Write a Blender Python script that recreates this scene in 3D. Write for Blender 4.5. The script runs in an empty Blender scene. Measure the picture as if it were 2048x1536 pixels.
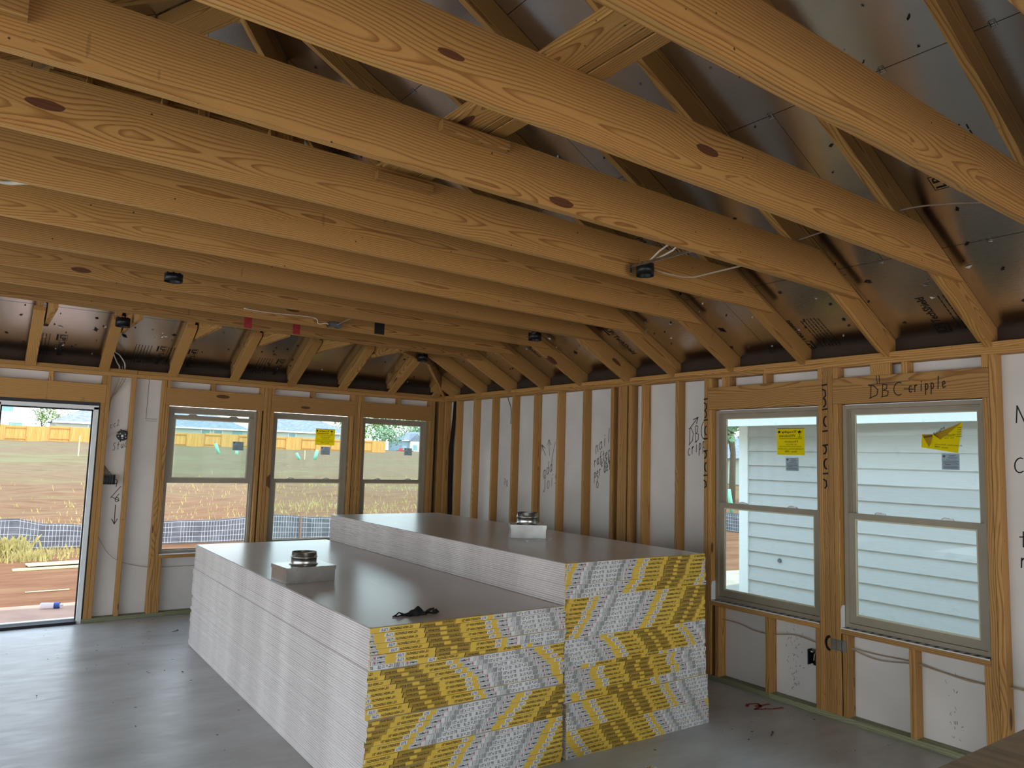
import bpy, bmesh, math, random
from mathutils import Matrix, Vector
R = random.Random(7)
scene = bpy.context.scene
COL = scene.collection
# ------------------------------------------------------------------ camera
cam_d = bpy.data.cameras.new('camera'); cam = bpy.data.objects.new('camera', cam_d); COL.objects.link(cam)
YAW, PITCH, ROLL, FPX = 0.6183, 0.1003, 0.0298, 1484.4
fw = Vector((math.sin(YAW)*math.cos(PITCH), math.cos(YAW)*math.cos(PITCH), math.sin(PITCH)))
r0 = Vector((math.cos(YAW), -math.sin(YAW), 0)); u0 = r0.cross(fw)
rt = math.cos(ROLL)*r0 + math.sin(ROLL)*u0; up = -math.sin(ROLL)*r0 + math.cos(ROLL)*u0
cam.matrix_world = Matrix(((rt.x, up.x, -fw.x, -4.8845), (rt.y, up.y, -fw.y, -8.3691), (rt.z, up.z, -fw.z, 1.7002), (0, 0, 0, 1)))
cam_d.sensor_width = 36; cam_d.lens = FPX/2048*36; cam_d.clip_start = .05; cam_d.clip_end = 600
scene.camera = cam
# ------------------------------------------------------------------ sky, sun, lights, exposure
world = bpy.data.worlds.new('sky'); scene.world = world; world.use_nodes = True
wn = world.node_tree; wn.nodes.clear()
wo = wn.nodes.new('ShaderNodeOutputWorld'); wb = wn.nodes.new('ShaderNodeBackground'); wt = wn.nodes.new('ShaderNodeTexCoord')
ws = wn.nodes.new('ShaderNodeSeparateXYZ'); wr = wn.nodes.new('ShaderNodeValToRGB')
wn.links.new(wt.outputs['Generated'], ws.inputs[0]); wn.links.new(ws.outputs['Z'], wr.inputs[0])
wn.links.new(wr.outputs[0], wb.inputs[0]); wn.links.new(wb.outputs[0], wo.inputs[0])
wr.color_ramp.elements[0].color = (.86, .93, .97, 1); wr.color_ramp.elements[1].color = (.50, .68, .90, 1)
wr.color_ramp.elements[0].position = 0.03; wr.color_ramp.elements[1].position = .7
wb.inputs[1].default_value = 1.5
sun_d = bpy.data.lights.new('sun', 'SUN'); sun = bpy.data.objects.new('sun', sun_d); COL.objects.link(sun)
sun_d.energy = 2.0; sun_d.angle = math.radians(1.5); sun_d.color = (1, .95, .87)
sun.rotation_euler = Vector((.12, -.36, .93)).to_track_quat('Z', 'Y').to_euler()
def area(name, loc, to, sx, sy, e, color=(1, 1, 1)):
    d = bpy.data.lights.new(name, 'AREA'); d.shape = 'RECTANGLE'; d.size = sx; d.size_y = sy; d.energy = e; d.color = color
    o = bpy.data.objects.new(name, d); COL.objects.link(o); o.location = loc
    o.rotation_euler = (Vector(to)-Vector(loc)).to_track_quat('-Z', 'Y').to_euler(); return o
# added fill lamp at the unseen front opening, brightens the room
area('front_fill_light', (-2.6, -13.15, 1.15), (-2.3, -5, .9), 3.8, 2.2, 38, (.98, .98, 1))
scene.view_settings.view_transform = 'Standard'; scene.view_settings.look = 'None'
scene.view_settings.exposure = 1.3; scene.view_settings.gamma = 1; scene.view_settings.use_curve_mapping = False
cy = scene.cycles; cy.max_bounces = 8; cy.diffuse_bounces = 5; cy.glossy_bounces = 4; cy.transparent_max_bounces = 16
cy.sample_clamp_indirect = 6; cy.use_denoising = True; cy.caustics_reflective = False; cy.caustics_refractive = False

# ------------------------------------------------------------------ materials
def S(h):
    h = h.lstrip('#'); v = [int(h[i:i+2], 16)/255 for i in (0, 2, 4)]
    return tuple(c/12.92 if c <= .04045 else ((c+.055)/1.055)**2.4 for c in v)+(1,)
class N:
    """tiny node helper"""
    def __init__(s, name):
        s.m = bpy.data.materials.new(name); s.m.use_nodes = True; s.t = s.m.node_tree; s.t.nodes.clear()
        s.out = s.t.nodes.new('ShaderNodeOutputMaterial')
    def n(s, typ, **kw):
        o = s.t.nodes.new('ShaderNode'+typ)
        for k, v in kw.items():
            if k in o.inputs: s.put(o.inputs[k], v)
            else: setattr(o, k, v)
        return o
    def put(s, inp, v):
        if hasattr(v, 'is_linked'): s.t.links.new(v, inp)
        else: inp.default_value = v
    def math(s, op, a, b=0.0, c=0.0):
        o = s.t.nodes.new('ShaderNodeMath'); o.operation = op
        for i, v in enumerate((a, b, c)): s.put(o.inputs[i], v)
        return o.outputs[0]
    def mix(s, f, a, b, blend='MIX'):
        o = s.t.nodes.new('ShaderNodeMix'); o.data_type = 'RGBA'; o.blend_type = blend
        s.put(o.inputs[0], f); s.put(o.inputs[6], a); s.put(o.inputs[7], b); return o.outputs[2]
    def ramp(s, f, els):
        o = s.t.nodes.new('ShaderNodeValToRGB'); cr = o.color_ramp
        while len(cr.elements) < len(els): cr.elements.new(.5)
        for e, (p, c) in zip(cr.elements, els): e.position = p; e.color = c if len(c) == 4 else (*c, 1)
        s.put(o.inputs[0], f); return o.outputs[0]
    def noise(s, vec, scale, detail=3, rough=.5, out=0):
        o = s.t.nodes.new('ShaderNodeTexNoise'); o.inputs['Scale'].default_value = scale; o.inputs['Detail'].default_value = detail
        o.inputs['Roughness'].default_value = rough
        if vec is not None: s.put(o.inputs['Vector'], vec)
        return o.outputs[out]
    def mapv(s, vec, scale=(1, 1, 1), loc=(0, 0, 0), rot=(0, 0, 0)):
        o = s.t.nodes.new('ShaderNodeMapping'); s.put(o.inputs['Vector'], vec)
        o.inputs['Scale'].default_value = scale; o.inputs['Location'].default_value = loc; o.inputs['Rotation'].default_value = rot
        return o.outputs[0]
    def co(s, which='Object'): return s.t.nodes.new('ShaderNodeTexCoord').outputs[which]
    def bump(s, h, strength=.3, dist=.01):
        o = s.t.nodes.new('ShaderNodeBump'); o.inputs['Strength'].default_value = strength; o.inputs['Distance'].default_value = dist
        s.put(o.inputs['Height'], h); return o.outputs[0]
    def pbr(s, color, rough=.6, metal=0, normal=None, spec=.5, **kw):
        o = s.t.nodes.new('ShaderNodeBsdfPrincipled')
        s.put(o.inputs['Base Color'], color); s.put(o.inputs['Roughness'], rough); s.put(o.inputs['Metallic'], metal)
        s.put(o.inputs['Specular IOR Level'], spec)
        if normal is not None: s.put(o.inputs['Normal'], normal)
        for k, v in kw.items(): s.put(o.inputs[k], v)
        s.t.links.new(o.outputs[0], s.out.inputs[0]); return s.m
def plain(name, hexc, rough=.6, metal=0, var=.08, scale=8, spec=.4):
    a = N(name); c = S(hexc); f = a.noise(a.co(), scale, 4)
    lo = tuple(x*(1-var*1.6) for x in c[:3])+(1,); hi = tuple(min(1, x*(1+var*1.2)) for x in c[:3])+(1,)
    return a.pbr(a.ramp(f, [(.3, lo), (.7, hi)]), rough, metal, spec=spec)

def wood_mat(name, early, late, knot, dirt=0.25, freq=95):
    a = N(name); co = a.co(); sep = a.n('SeparateXYZ'); a.put(sep.inputs[0], co); x, y, z = sep.outputs
    info = a.n('ObjectInfo'); ic = a.n('SeparateColor'); a.put(ic.inputs[0], info.outputs['Color'])
    seed = a.math('MULTIPLY', ic.outputs[0], 47.0); tone = ic.outputs[1]; piths = ic.outputs[2]
    def vec(sx, sy, sz):
        c = a.n('CombineXYZ'); a.put(c.inputs[0], a.math('MULTIPLY_ADD', x, sx, seed)); a.put(c.inputs[1], a.math('MULTIPLY', y, sy))
        a.put(c.inputs[2], a.math('MULTIPLY_ADD', z, sz, seed)); return c.outputs[0]
    n1 = a.noise(vec(.9, 2, 2.2), 1.0, 2); n2 = a.noise(vec(5, 40, 40), 1.0, 3)
    vo = a.n('TexVoronoi', feature='F1'); a.put(vo.inputs['Vector'], vec(1.5, 2.2, 5.2)); vo.inputs['Scale'].default_value = 1
    vs = a.n('SeparateColor'); a.put(vs.inputs[0], vo.outputs['Color'])
    on = a.math('GREATER_THAN', vs.outputs[0], .45); d = vo.outputs['Distance']
    dj = a.math('ADD', d, a.math('MULTIPLY', n2, .05))
    km = a.math("MULTIPLY", on, a.math("LESS_THAN", dj, .135))
    mr = a.n('MapRange', interpolation_type='SMOOTHSTEP'); a.put(mr.inputs[0], d); mr.inputs[1].default_value = .6; mr.inputs[2].default_value = 0
    warp = a.math('MULTIPLY', a.math('MULTIPLY', mr.outputs[0], on), .035)
    oy = a.math('ADD', y, .045)
    oz = a.math('ADD', z, a.math('MULTIPLY_ADD', piths, .18, -.09))
    r = a.math('SQRT', a.math('ADD', a.math('MULTIPLY', oy, oy), a.math('MULTIPLY', oz, oz)))
    rr = a.math('ADD', a.math('MULTIPLY_ADD', n1, .085, r), a.math('MULTIPLY_ADD', n2, .006, warp))
    ring = a.math('FRACT', a.math('MULTIPLY', rr, freq))
    base = a.ramp(ring, [(0, early), (.5, early), (.86, late), (.94, late), (1, early)])
    big = a.noise(vec(.7, 3, 7), 1, 3)
    base = a.mix(a.math('MULTIPLY', a.math('SUBTRACT', big, .3), .9), base, tuple(c*.72 for c in early[:3])+(1,))
    gr = a.noise(vec(9, 130, 160), 1, 2)
    base = a.mix(a.math('MULTIPLY', a.math('SUBTRACT', gr, .45), .5), base, tuple(c*.6 for c in late[:3])+(1,))
    base = a.mix(a.math('MULTIPLY', km, .9), base, knot)
    # small nail heads and mill stains
    v2 = a.n('TexVoronoi', feature='F1'); a.put(v2.inputs['Vector'], vec(9, 9, 9)); v2.inputs['Scale'].default_value = 1
    v2s = a.n('SeparateColor'); a.put(v2s.inputs[0], v2.outputs['Color'])
    nm = a.math('MULTIPLY', a.math('LESS_THAN', v2.outputs['Distance'], .04), a.math('GREATER_THAN', v2s.outputs[1], .72))
    base = a.mix(a.math('MULTIPLY', nm, .85), base, (.02, .012, .008, 1))
    st = a.noise(vec(14, 4, 3), 1, 3)
    base = a.mix(a.math('MULTIPLY', a.math('GREATER_THAN', st, .72), dirt), base, (.05, .03, .015, 1))
    tm = a.n('HueSaturation'); a.put(tm.inputs['Color'], base); a.put(tm.inputs['Value'], a.math('MULTIPLY_ADD', tone, .5, .75))
    bp = a.bump(a.math('ADD', ring, gr), .12, .002)
    return a.pbr(tm.outputs[0], .58, 0, bp, .3)
M = {}
M['pine'] = wood_mat('pine_lumber', (.47, .255, .078, 1), (.25, .105, .024, 1), (.075, .022, .010, 1))
M['treated'] = wood_mat('treated_lumber', (.26, .26, .15, 1), (.14, .15, .085, 1), (.05, .03, .02, 1), .3)
a = N('plywood'); co = a.co(); f = a.noise(a.mapv(co, (6, 1.2, 1)), 3, 5); w = a.noise(a.mapv(co, (40, 2, 1)), 2, 4); cr = a.noise(a.mapv(co, (2, 18, 1)), 2.2, 6, .7)
c = a.ramp(f, [(.3, S('8a7556')), (.55, S('b09a76')), (.75, S('99835f'))]); c = a.mix(a.math('MULTIPLY', w, .35), c, S('6f5a3e'))
c = a.mix(a.math('GREATER_THAN', cr, .69), c, S('2e2118')); M['ply'] = a.pbr(c, .7, 0, a.bump(w, .3, .003))
# radiant-barrier foil facing
a = N('foil_facing'); co = a.co(); n1 = a.noise(a.mapv(co, (3, 26, 1)), 6, 5, .6); n2 = a.noise(co, 55, 3); n3 = a.noise(co, 1.6, 3)
h = a.math('ADD', a.math('MULTIPLY', n1, .8), a.math('ADD', a.math('MULTIPLY', n2, .25), a.math('MULTIPLY', n3, 1.2)))
M['foil'] = a.pbr(a.ramp(n3, [(.3, (.62, .60, .58, 1)), (.7, (.74, .73, .72, 1))]), a.math('MULTIPLY_ADD', n1, .10, .17), 1, a.bump(h, .16, .006))
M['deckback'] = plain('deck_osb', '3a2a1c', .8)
# white sheathing / wall board
a = N('wall_board'); co = a.co(); f = a.noise(co, 2.5, 5); g = a.noise(co, 60, 2); sc = a.noise(a.mapv(co, (1, 1, .25)), 5, 6, .7)
c = a.ramp(f, [(.3, S('cfc9c2')), (.7, S('dcd7d1'))]); c = a.mix(a.math('MULTIPLY', a.math('GREATER_THAN', sc, .70), .35), c, S('8f8a82'))
M['board'] = a.pbr(c, .62, 0, a.bump(g, .05, .002), .35)
# concrete
a = N('concrete_slab'); co = a.co()
n1 = a.noise(a.mapv(co, (1, 2.2, 1), rot=(0, 0, .5)), 1.4, 6, .6); n2 = a.noise(a.mapv(co, (2.2, 7, 1), rot=(0, 0, .35)), 2.2, 5, .65); n3 = a.noise(co, 40, 4, .6); n4 = a.noise(co, .9, 3)
c = a.ramp(n1, [(.3, S('b0afab')), (.5, S('c5c4c1')), (.72, S('d6d6d4'))])
c = a.mix(a.math('MULTIPLY', n2, .30), c, S('7f7d79')); c = a.mix(a.math('MULTIPLY', n3, .16), c, S('6d6a65'))
sp = a.n('TexVoronoi', feature='F1'); a.put(sp.inputs['Vector'], co); sp.inputs['Scale'].default_value = 9; ss = a.n('SeparateColor'); a.put(ss.inputs[0], sp.outputs['Color'])
c = a.mix(a.math('MULTIPLY', a.math('LESS_THAN', sp.outputs['Distance'], .09), a.math('GREATER_THAN', ss.outputs[0], .75)), c, S('3b3733'))
mud = a.noise(a.mapv(co, (1, 2, 1)), 2.6, 6, .7); c = a.mix(a.math('MULTIPLY', a.math('GREATER_THAN', mud, .69), .5), c, S('6f5a49'))
M['concrete'] = a.pbr(c, a.math('MULTIPLY_ADD', n2, .25, .24), 0, a.bump(a.math('ADD', n2, a.math('MULTIPLY', n3, .3)), .22, .006), .45)
# drywall papers
a = N('drywall_face_paper'); co = a.co(); n1 = a.noise(co, 1.2, 4); n2 = a.noise(a.mapv(co, (9, 1, 1), rot=(0, 0, -.12)), 2.4, 6, .65); n3 = a.noise(co, 150, 2)
c = a.ramp(n1, [(.3, S('d3cbc3')), (.7, S('dcd5ce'))]); c = a.mix(a.math('MULTIPLY', a.ramp(n2, [(.55, (0, 0, 0, 1)), (.75, (1, 1, 1, 1))]), .35), c, S('e6e4e0'))
M['paper'] = a.pbr(c, .27, 0, a.bump(n3, .03, .001), .6)
a = N('drywall_edge_paper'); co = a.co(); n1 = a.noise(a.mapv(co, (1, 2.0, 30)), 2, 4); n2 = a.noise(a.mapv(co, (1, 9, 60)), 3, 4, .7); c = a.ramp(n1, [(.3, S('d5cdcb')), (.7, S('eae4e2'))])
c = a.mix(a.math('MULTIPLY', a.math('GREATER_THAN', n2, .72), .6), c, S('8b7f78')); M['edge'] = a.pbr(c, .6, spec=.3)
for k, h, r in (('t_yel', 'dcb94a', .5), ('t_gold', 'a98a33', .5), ('t_white', 'dcdedd', .5), ('t_black', '1e1d1c', .6), ('t_grey', '5c605f', .6), ('t_red', 'b3707c', .6), ('t_navy', '30386b', .6)):
    M[k] = plain(k.replace('t_', 'tape_'), h, r, var=.05, scale=20)
M['vinyl'] = plain('taupe_vinyl', '958a78', .45, var=.04); M['vinyl_light'] = plain('pale_vinyl_bead', 'c9c6a8', .45, var=.03)
M['white'] = plain('white_plastic', 'd8dcdb', .45, var=.04); M['black'] = plain('black_plastic', '0d0d0e', .42, var=.1); M['rubber'] = plain('black_rubber', '17171a', .7)
M['steel'] = plain('galvanised_steel', 'a9aaa6', .27, 1, .10, 14); M['dark_steel'] = plain('grey_steel', '70767a', .4, 1, .12, 20)
M['cable'] = plain('cable_white', 'd2c9b8', .5, var=.05); M['cable_tan'] = plain('cable_tan', 'a48f78', .55, var=.06); M['blackpoly'] = plain('black_poly_sheet', '101216', .42, var=.2, scale=5)
M['marker'] = plain('marker_ink', '1a1714', .8, var=.05); M['pencil'] = plain('pencil_ink', '4d463f', .8, var=.05); M['print'] = plain('foil_print', '141210', .7, var=.05); M['red'] = plain('red_paint', '9a2b2c', .7, var=.15, scale=30)
M['cloth'] = plain('black_cloth', '07080c', .8, var=.2, scale=60); M['mylar'] = plain('silver_mylar', 'c9cccb', .16, 1, .1, 30)
def label_mat(name, col, k):
    a = N(name); d = a.n('BsdfDiffuse'); d.inputs[0].default_value = col; t = a.n('BsdfTranslucent'); t.inputs[0].default_value = col; m = a.n('MixShader'); m.inputs[0].default_value = k
    a.t.links.new(d.outputs[0], m.inputs[1]); a.t.links.new(t.outputs[0], m.inputs[2]); a.t.links.new(m.outputs[0], a.out.inputs[0]); return a.m
M['yellow_label'] = label_mat('yellow_label', S('f2cc12'), .6); M['grey_label'] = label_mat('grey_label', S('a9afb4'), .5)
M['grey_dark'] = plain('label_print', '4c545c', .6)
M['splinter'] = plain('torn_osb', '2a1a10', .8, var=.4, scale=30); M['chip'] = plain('torn_foil_chip', 'cfcac4', .4, var=.2, scale=60)
M['chip_dirt'] = plain('sawdust', 'b89468', .8, var=.2)
# glass panes
a = N('window_glass'); t = a.n('BsdfTransparent'); t.inputs[0].default_value = (.90, .96, .95, 1); g = a.n('BsdfGlossy'); g.inputs['Roughness'].default_value = .02
sm = a.noise(a.co(), 7, 5, .65); fr = a.n('Fresnel'); fr.inputs[0].default_value = 1.35
mx = a.n('MixShader'); a.put(mx.inputs[0], fr.outputs[0]); a.t.links.new(t.outputs[0], mx.inputs[1]); a.t.links.new(g.outputs[0], mx.inputs[2])
df = a.n('BsdfDiffuse'); df.inputs[0].default_value = (.9, .93, .93, 1); m2 = a.n('MixShader'); a.put(m2.inputs[0], a.ramp(sm, [(.64, (0, 0, 0, 1)), (.80, (.12, .12, .12, 1))]))
a.t.links.new(mx.outputs[0], m2.inputs[1]); a.t.links.new(df.outputs[0], m2.inputs[2]); a.t.links.new(m2.outputs[0], a.out.inputs[0]); M['glass'] = a.m
# outdoors
a = N('dirt_lot'); co = a.co(); sep = a.n('SeparateXYZ'); a.put(sep.inputs[0], co)
n1 = a.noise(a.mapv(co, (.35, 1, 1)), .35, 6, .65); n2 = a.noise(a.mapv(co, (.6, 1.6, 1)), 1.6, 6, .7); n3 = a.noise(co, 14, 5, .7); n4 = a.noise(a.mapv(co, (.12, .5, 1)), .5, 5, .6)
far = a.n('MapRange'); a.put(far.inputs[0], sep.outputs[1]); far.inputs[1].default_value = 6; far.inputs[2].default_value = 34
near_c = a.ramp(n2, [(.3, S('63402a')), (.5, S('755139')), (.7, S('816146'))]); far_c = a.ramp(n2, [(.3, S('62503b')), (.5, S('716048')), (.72, S('7f6f57'))])
c = a.mix(far.outputs[0], near_c, far_c)
gm = a.math('MULTIPLY', a.ramp(n4, [(.52, (0, 0, 0, 1)), (.68, (1, 1, 1, 1))]), a.math('MULTIPLY_ADD', far.outputs[0], .5, .10)); c = a.mix(gm, c, a.ramp(n3, [(.3, S('626944')), (.7, S('80815a'))]))
c = a.mix(a.math('MULTIPLY', a.math('GREATER_THAN', n3, .66), .35), c, S('7d5c41')); M['dirt'] = a.pbr(c, .95, 0, a.bump(a.math('ADD', n2, n3), .35, .05), .1)
M['sand'] = plain('pale_sandy_soil', 'a59c8c', .95, var=.1, scale=3); M['patio'] = plain('dusty_concrete', 'b08a76', .9, var=.12, scale=3); M['grass'] = plain('dry_grass', 'b8ab6c', .9, var=.25, scale=9); M['cedar'] = None
a = N('cedar_fence'); co = a.co(); sep = a.n('SeparateXYZ'); a.put(sep.inputs[0], co); st = a.math('FRACT', a.math('MULTIPLY', sep.outputs[0], 6.6)); n1 = a.noise(a.mapv(co, (6.6, 1, .4)), 1.2, 4)
c = a.ramp(n1, [(.3, S('c9924c')), (.7, S('dcae6a'))]); c = a.mix(a.math('LESS_THAN', st, .09), c, S('8d5a2a')); M['cedar'] = a.pbr(c, .8, spec=.2)
M['cedar_rail'] = plain('cedar_rail', 'c08a48', .8)
a = N('shingles'); co = a.co(); n1 = a.noise(a.mapv(co, (1.2, 5, 5)), 1.6, 4, .7); M['shingle'] = a.pbr(a.ramp(n1, [(.3, S('5f6570')), (.5, S('7b818c')), (.7, S('9aa0a8'))]), .9, spec=.2)
M['siding_w'] = plain('white_siding', 'e3e3e2', .7, var=.02, scale=2); M['siding_g'] = plain('sage_siding', 'c3c9bd', .7, var=.03); M['siding_b'] = plain('blue_siding', '9db0bd', .7, var=.05); M['trim_w'] = plain('white_trim', 'e6e8e6', .6, var=.02)
a = N('house_lap_siding'); co = a.co(); n = a.noise(a.mapv(co, (1, 2, 30)), 3, 3); M['lap'] = a.pbr(a.ramp(n, [(.3, S('b0b1ae')), (.7, S('b8b8b6'))]), .6, 0, a.bump(n, .1, .004), .3)
M['soffit'] = plain('soffit_paint', 'd8d2c4', .7, var=.02)
M['pane'] = plain('dark_window_pane', '7fa9a8', .12, var=.08); M['pipe_green'] = plain('green_pvc', '7fc7a4', .5, var=.03); M['bark'] = plain('bark', '6f6352', .9)
M['leaf'] = plain('foliage', '7f9a5c', .8, var=.35, scale=1.5); M['leaf2'] = plain('foliage_blue', '89a582', .8, var=.3, scale=1.2); M['car_red'] = plain('car_red', 'b03a46', .3); M['tire'] = plain('tire', '222222', .8)
M['silt'] = plain('silt_fabric', '6c6e74', .75, var=.2, scale=4); M['wire'] = plain('galvanised_wire', 'c9ccd0', .5, 0, .05); M['post'] = plain('rusty_post', '9a7a66', .8)
M['lumber_pale'] = plain('pale_scrap_board', 'd9cfa2', .8, var=.08, scale=5); M['clear'] = None
a = N('clear_plastic'); t = a.n('BsdfTransparent'); g = a.n('BsdfPrincipled'); g.inputs['Base Color'].default_value = (.85, .86, .92, 1); g.inputs['Roughness'].default_value = .15
mx = a.n('MixShader'); mx.inputs[0].default_value = .55; a.t.links.new(t.outputs[0], mx.inputs[1]); a.t.links.new(g.outputs[0], mx.inputs[2]); a.t.links.new(mx.outputs[0], a.out.inputs[0]); M['clear'] = a.m
M['blue'] = plain('bottle_label', '3d5aa8', .5); M['tarp'] = plain('white_tarp', 'dfe3e4', .6)

# ------------------------------------------------------------------ object helpers
def tag(o, label=None, cat=None, group=None, kind=None):
    if label: o['label'] = label
    if cat: o['category'] = cat
    if group: o['group'] = group
    if kind: o['kind'] = kind
    return o
def link(name, data, parent=None, mat4=None):
    o = bpy.data.objects.new(name, data); COL.objects.link(o)
    if parent is not None: o.parent = parent
    if mat4 is not None: o.matrix_local = mat4
    o.color = (R.random(), R.random()*.7+.15, R.random(), 1); return o
def empty(name, loc=(0, 0, 0), rz=0, parent=None):
    o = link(name, None, parent, Matrix.Translation(loc) @ Matrix.Rotation(rz, 4, 'Z')); o.empty_display_size = .1; return o
def thing(name, label, cat, loc=(0, 0, 0), rz=0, group=None): return tag(empty(name, loc, rz), label, cat, group)
class MB:
    def __init__(s): s.v = []; s.f = []; s.mi = []; s.mats = []
    def slot(s, m):
        if m not in s.mats: s.mats.append(m)
        return s.mats.index(m)
    def add(s, vs, fs, m):
        b = len(s.v); s.v += [tuple(p) for p in vs]; k = s.slot(m)
        for f in fs: s.f.append(tuple(b+i for i in f)); s.mi.append(k)
        return s
    def box(s, x0, x1, y0, y1, z0, z1, m):
        v = [(x, y, z) for z in (z0, z1) for y in (y0, y1) for x in (x0, x1)]
        return s.add(v, [(0, 2, 3, 1), (4, 5, 7, 6), (0, 1, 5, 4), (2, 6, 7, 3), (0, 4, 6, 2), (1, 3, 7, 5)], m)
    def tube(s, pts, r, m, n=6, cap=True):
        pts = [Vector(p) for p in pts]; rs = r if isinstance(r, (list, tuple)) else [r]*len(pts); vs = []; fs = []
        for i, p in enumerate(pts):
            d = (pts[min(i+1, len(pts)-1)]-pts[max(i-1, 0)]).normalized()
            a_ = d.cross(Vector((0, 0, 1)) if abs(d.z) < .9 else Vector((1, 0, 0))).normalized(); b_ = d.cross(a_)
            for k in range(n): t = 2*math.pi*k/n; vs.append(p+rs[i]*(math.cos(t)*a_+math.sin(t)*b_))
        for i in range(len(pts)-1):
            for k in range(n): fs.append((i*n+k, i*n+(k+1) % n, (i+1)*n+(k+1) % n, (i+1)*n+k))
        if cap: fs += [tuple(range(n-1, -1, -1)), tuple(range((len(pts)-1)*n, len(pts)*n))]
        return s.add(vs, fs, m)
    def lathe(s, prof, m, n=24, c=(0, 0, 0)):
        vs = []; fs = []
        for r, z in prof:
            for k in range(n): t = 2*math.pi*k/n; vs.append((c[0]+r*math.cos(t), c[1]+r*math.sin(t), c[2]+z))
        for i in range(len(prof)-1):
            for k in range(n): fs.append((i*n+k, i*n+(k+1) % n, (i+1)*n+(k+1) % n, (i+1)*n+k))
        return s.add(vs, fs, m)
    def mesh(s, name, smooth=False):
        me = bpy.data.meshes.new(name); me.from_pydata(s.v, [], s.f)
        for m in s.mats: me.materials.append(M[m])
        me.polygons.foreach_set('material_index', s.mi)
        if smooth: me.polygons.foreach_set('use_smooth', [True]*len(s.f))
        me.update(); return me
    def obj(s, name, parent=None, mat4=None, smooth=False): return link(name, s.mesh(name, smooth), parent, mat4)
LUM = {}
def lum_mesh(L, T, H, m, ch=.003):
    key = (round(L, 4), round(T, 4), round(H, 4), m)
    if key not in LUM:
        y, z = T/2, H/2; ring = [(-y+ch, -z), (y-ch, -z), (y, -z+ch), (y, z-ch), (y-ch, z), (-y+ch, z), (-y, z-ch), (-y, -z+ch)]
        vs = [(sx*L/2, a_, b_) for sx in (-1, 1) for a_, b_ in ring]
        fs = [(i, (i+1) % 8, 8+(i+1) % 8, 8+i) for i in range(8)]+[tuple(range(7, -1, -1)), tuple(range(8, 16))]
        LUM[key] = MB().add(vs, fs, m).mesh('lumber')
    return LUM[key]
AX = {'x': Matrix.Identity(4), 'y': Matrix.Rotation(math.pi/2, 4, 'Z'), 'z': Matrix(((0, 0, 1, 0), (0, 1, 0, 0), (-1, 0, 0, 0), (0, 0, 0, 1))) }
def lum(name, parent, x, y, z, axis, m='pine', flat=None):
    """axis-aligned piece of lumber; x, y, z are (min, max)"""
    d = {'x': x[1]-x[0], 'y': y[1]-y[0], 'z': z[1]-z[0]}; c = Vector(((x[0]+x[1])/2, (y[0]+y[1])/2, (z[0]+z[1])/2))
    L = d[axis]; o = [k for k in 'xyz' if k != axis]
    # local Y and Z sizes after the rotation
    if axis == 'x': ty, tz = d['y'], d['z']
    elif axis == 'y': ty, tz = d['x'], d['z']
    else: ty, tz = d['y'], d['x']
    rot = AX[axis]
    if ty > tz: # keep the wide face on local Z so that the grain runs right
        rot = rot @ Matrix.Rotation(math.pi/2, 4, 'X'); ty, tz = tz, ty
    return link(name, lum_mesh(L, ty, tz, m), parent, Matrix.Translation(c) @ rot)
def prism(name, parent, poly, thick, mat4, m='pine', edge=None):
    """poly in local XZ (metres), extruded along local Y by thick (centred)"""
    n = len(poly); y = thick/2; vs = [(p[0], -y, p[1]) for p in poly]+[(p[0], y, p[1]) for p in poly]
    fs = [tuple(range(n)), tuple(range(2*n-1, n-1, -1))]+[(i, n+i, n+(i+1) % n, (i+1) % n) for i in range(n)]
    ar = sum(poly[i][0]*poly[(i+1) % n][1]-poly[(i+1) % n][0]*poly[i][1] for i in range(n))
    if ar < 0: fs = [tuple(reversed(f)) for f in fs]
    me = MB().add(vs, fs, m).mesh(name); return link(name, me, parent, mat4)
def wprism(name, parent, poly, thick, origin, xdir, m='pine'):
    """poly given as (distance along xdir from origin, world z); xdir a horizontal unit vector"""
    xd = Vector(xdir).normalized(); yd = Vector((0, 0, 1)).cross(xd)
    cx = sum(p[0] for p in poly)/len(poly); cz = sum(p[1] for p in poly)/len(poly); ang = 0
    a0, a1 = poly[0], poly[1]; best = 0
    for i in range(len(poly)):
        p, q = poly[i], poly[(i+1) % len(poly)]; d = math.hypot(q[0]-p[0], q[1]-p[1])
        if d > best: best = d; ang = math.atan2(q[1]-p[1], q[0]-p[0])
    if abs(ang) > math.pi/2: ang -= math.copysign(math.pi, ang)
    ca, sa = math.cos(-ang), math.sin(-ang)
    lp = [((p[0]-cx)*ca-(p[1]-cz)*sa, (p[0]-cx)*sa+(p[1]-cz)*ca) for p in poly]
    c = Vector(origin)+xd*cx; c.z = cz
    mat = Matrix(((xd.x, yd.x, 0, c.x), (xd.y, yd.y, 0, c.y), (0, 0, 1, c.z), (0, 0, 0, 1))) @ Matrix.Rotation(-ang, 4, 'Y')
    return prism(name, parent, lp, thick, mat, m)
def panel_open(name, axis, u, z, depth, opens, m, parent=None):
    """flat board with rectangular openings; axis 'x' spans x at depth y=(d0,d1); axis 'y' spans y at depth x=(d0,d1)"""
    us = sorted({u[0], u[1], *[o[0] for o in opens], *[o[1] for o in opens]}); zs = sorted({z[0], z[1], *[o[2] for o in opens], *[o[3] for o in opens]})
    b = MB()
    for i in range(len(us)-1):
        for j in range(len(zs)-1):
            cu, cz = (us[i]+us[i+1])/2, (zs[j]+zs[j+1])/2
            if any(o[0] < cu < o[1] and o[2] < cz < o[3] for o in opens): continue
            if axis == 'x': b.box(us[i], us[i+1], depth[0], depth[1], zs[j], zs[j+1], m)
            else: b.box(depth[0], depth[1], us[i], us[i+1], zs[j], zs[j+1], m)
    return b.obj(name, parent)
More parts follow.
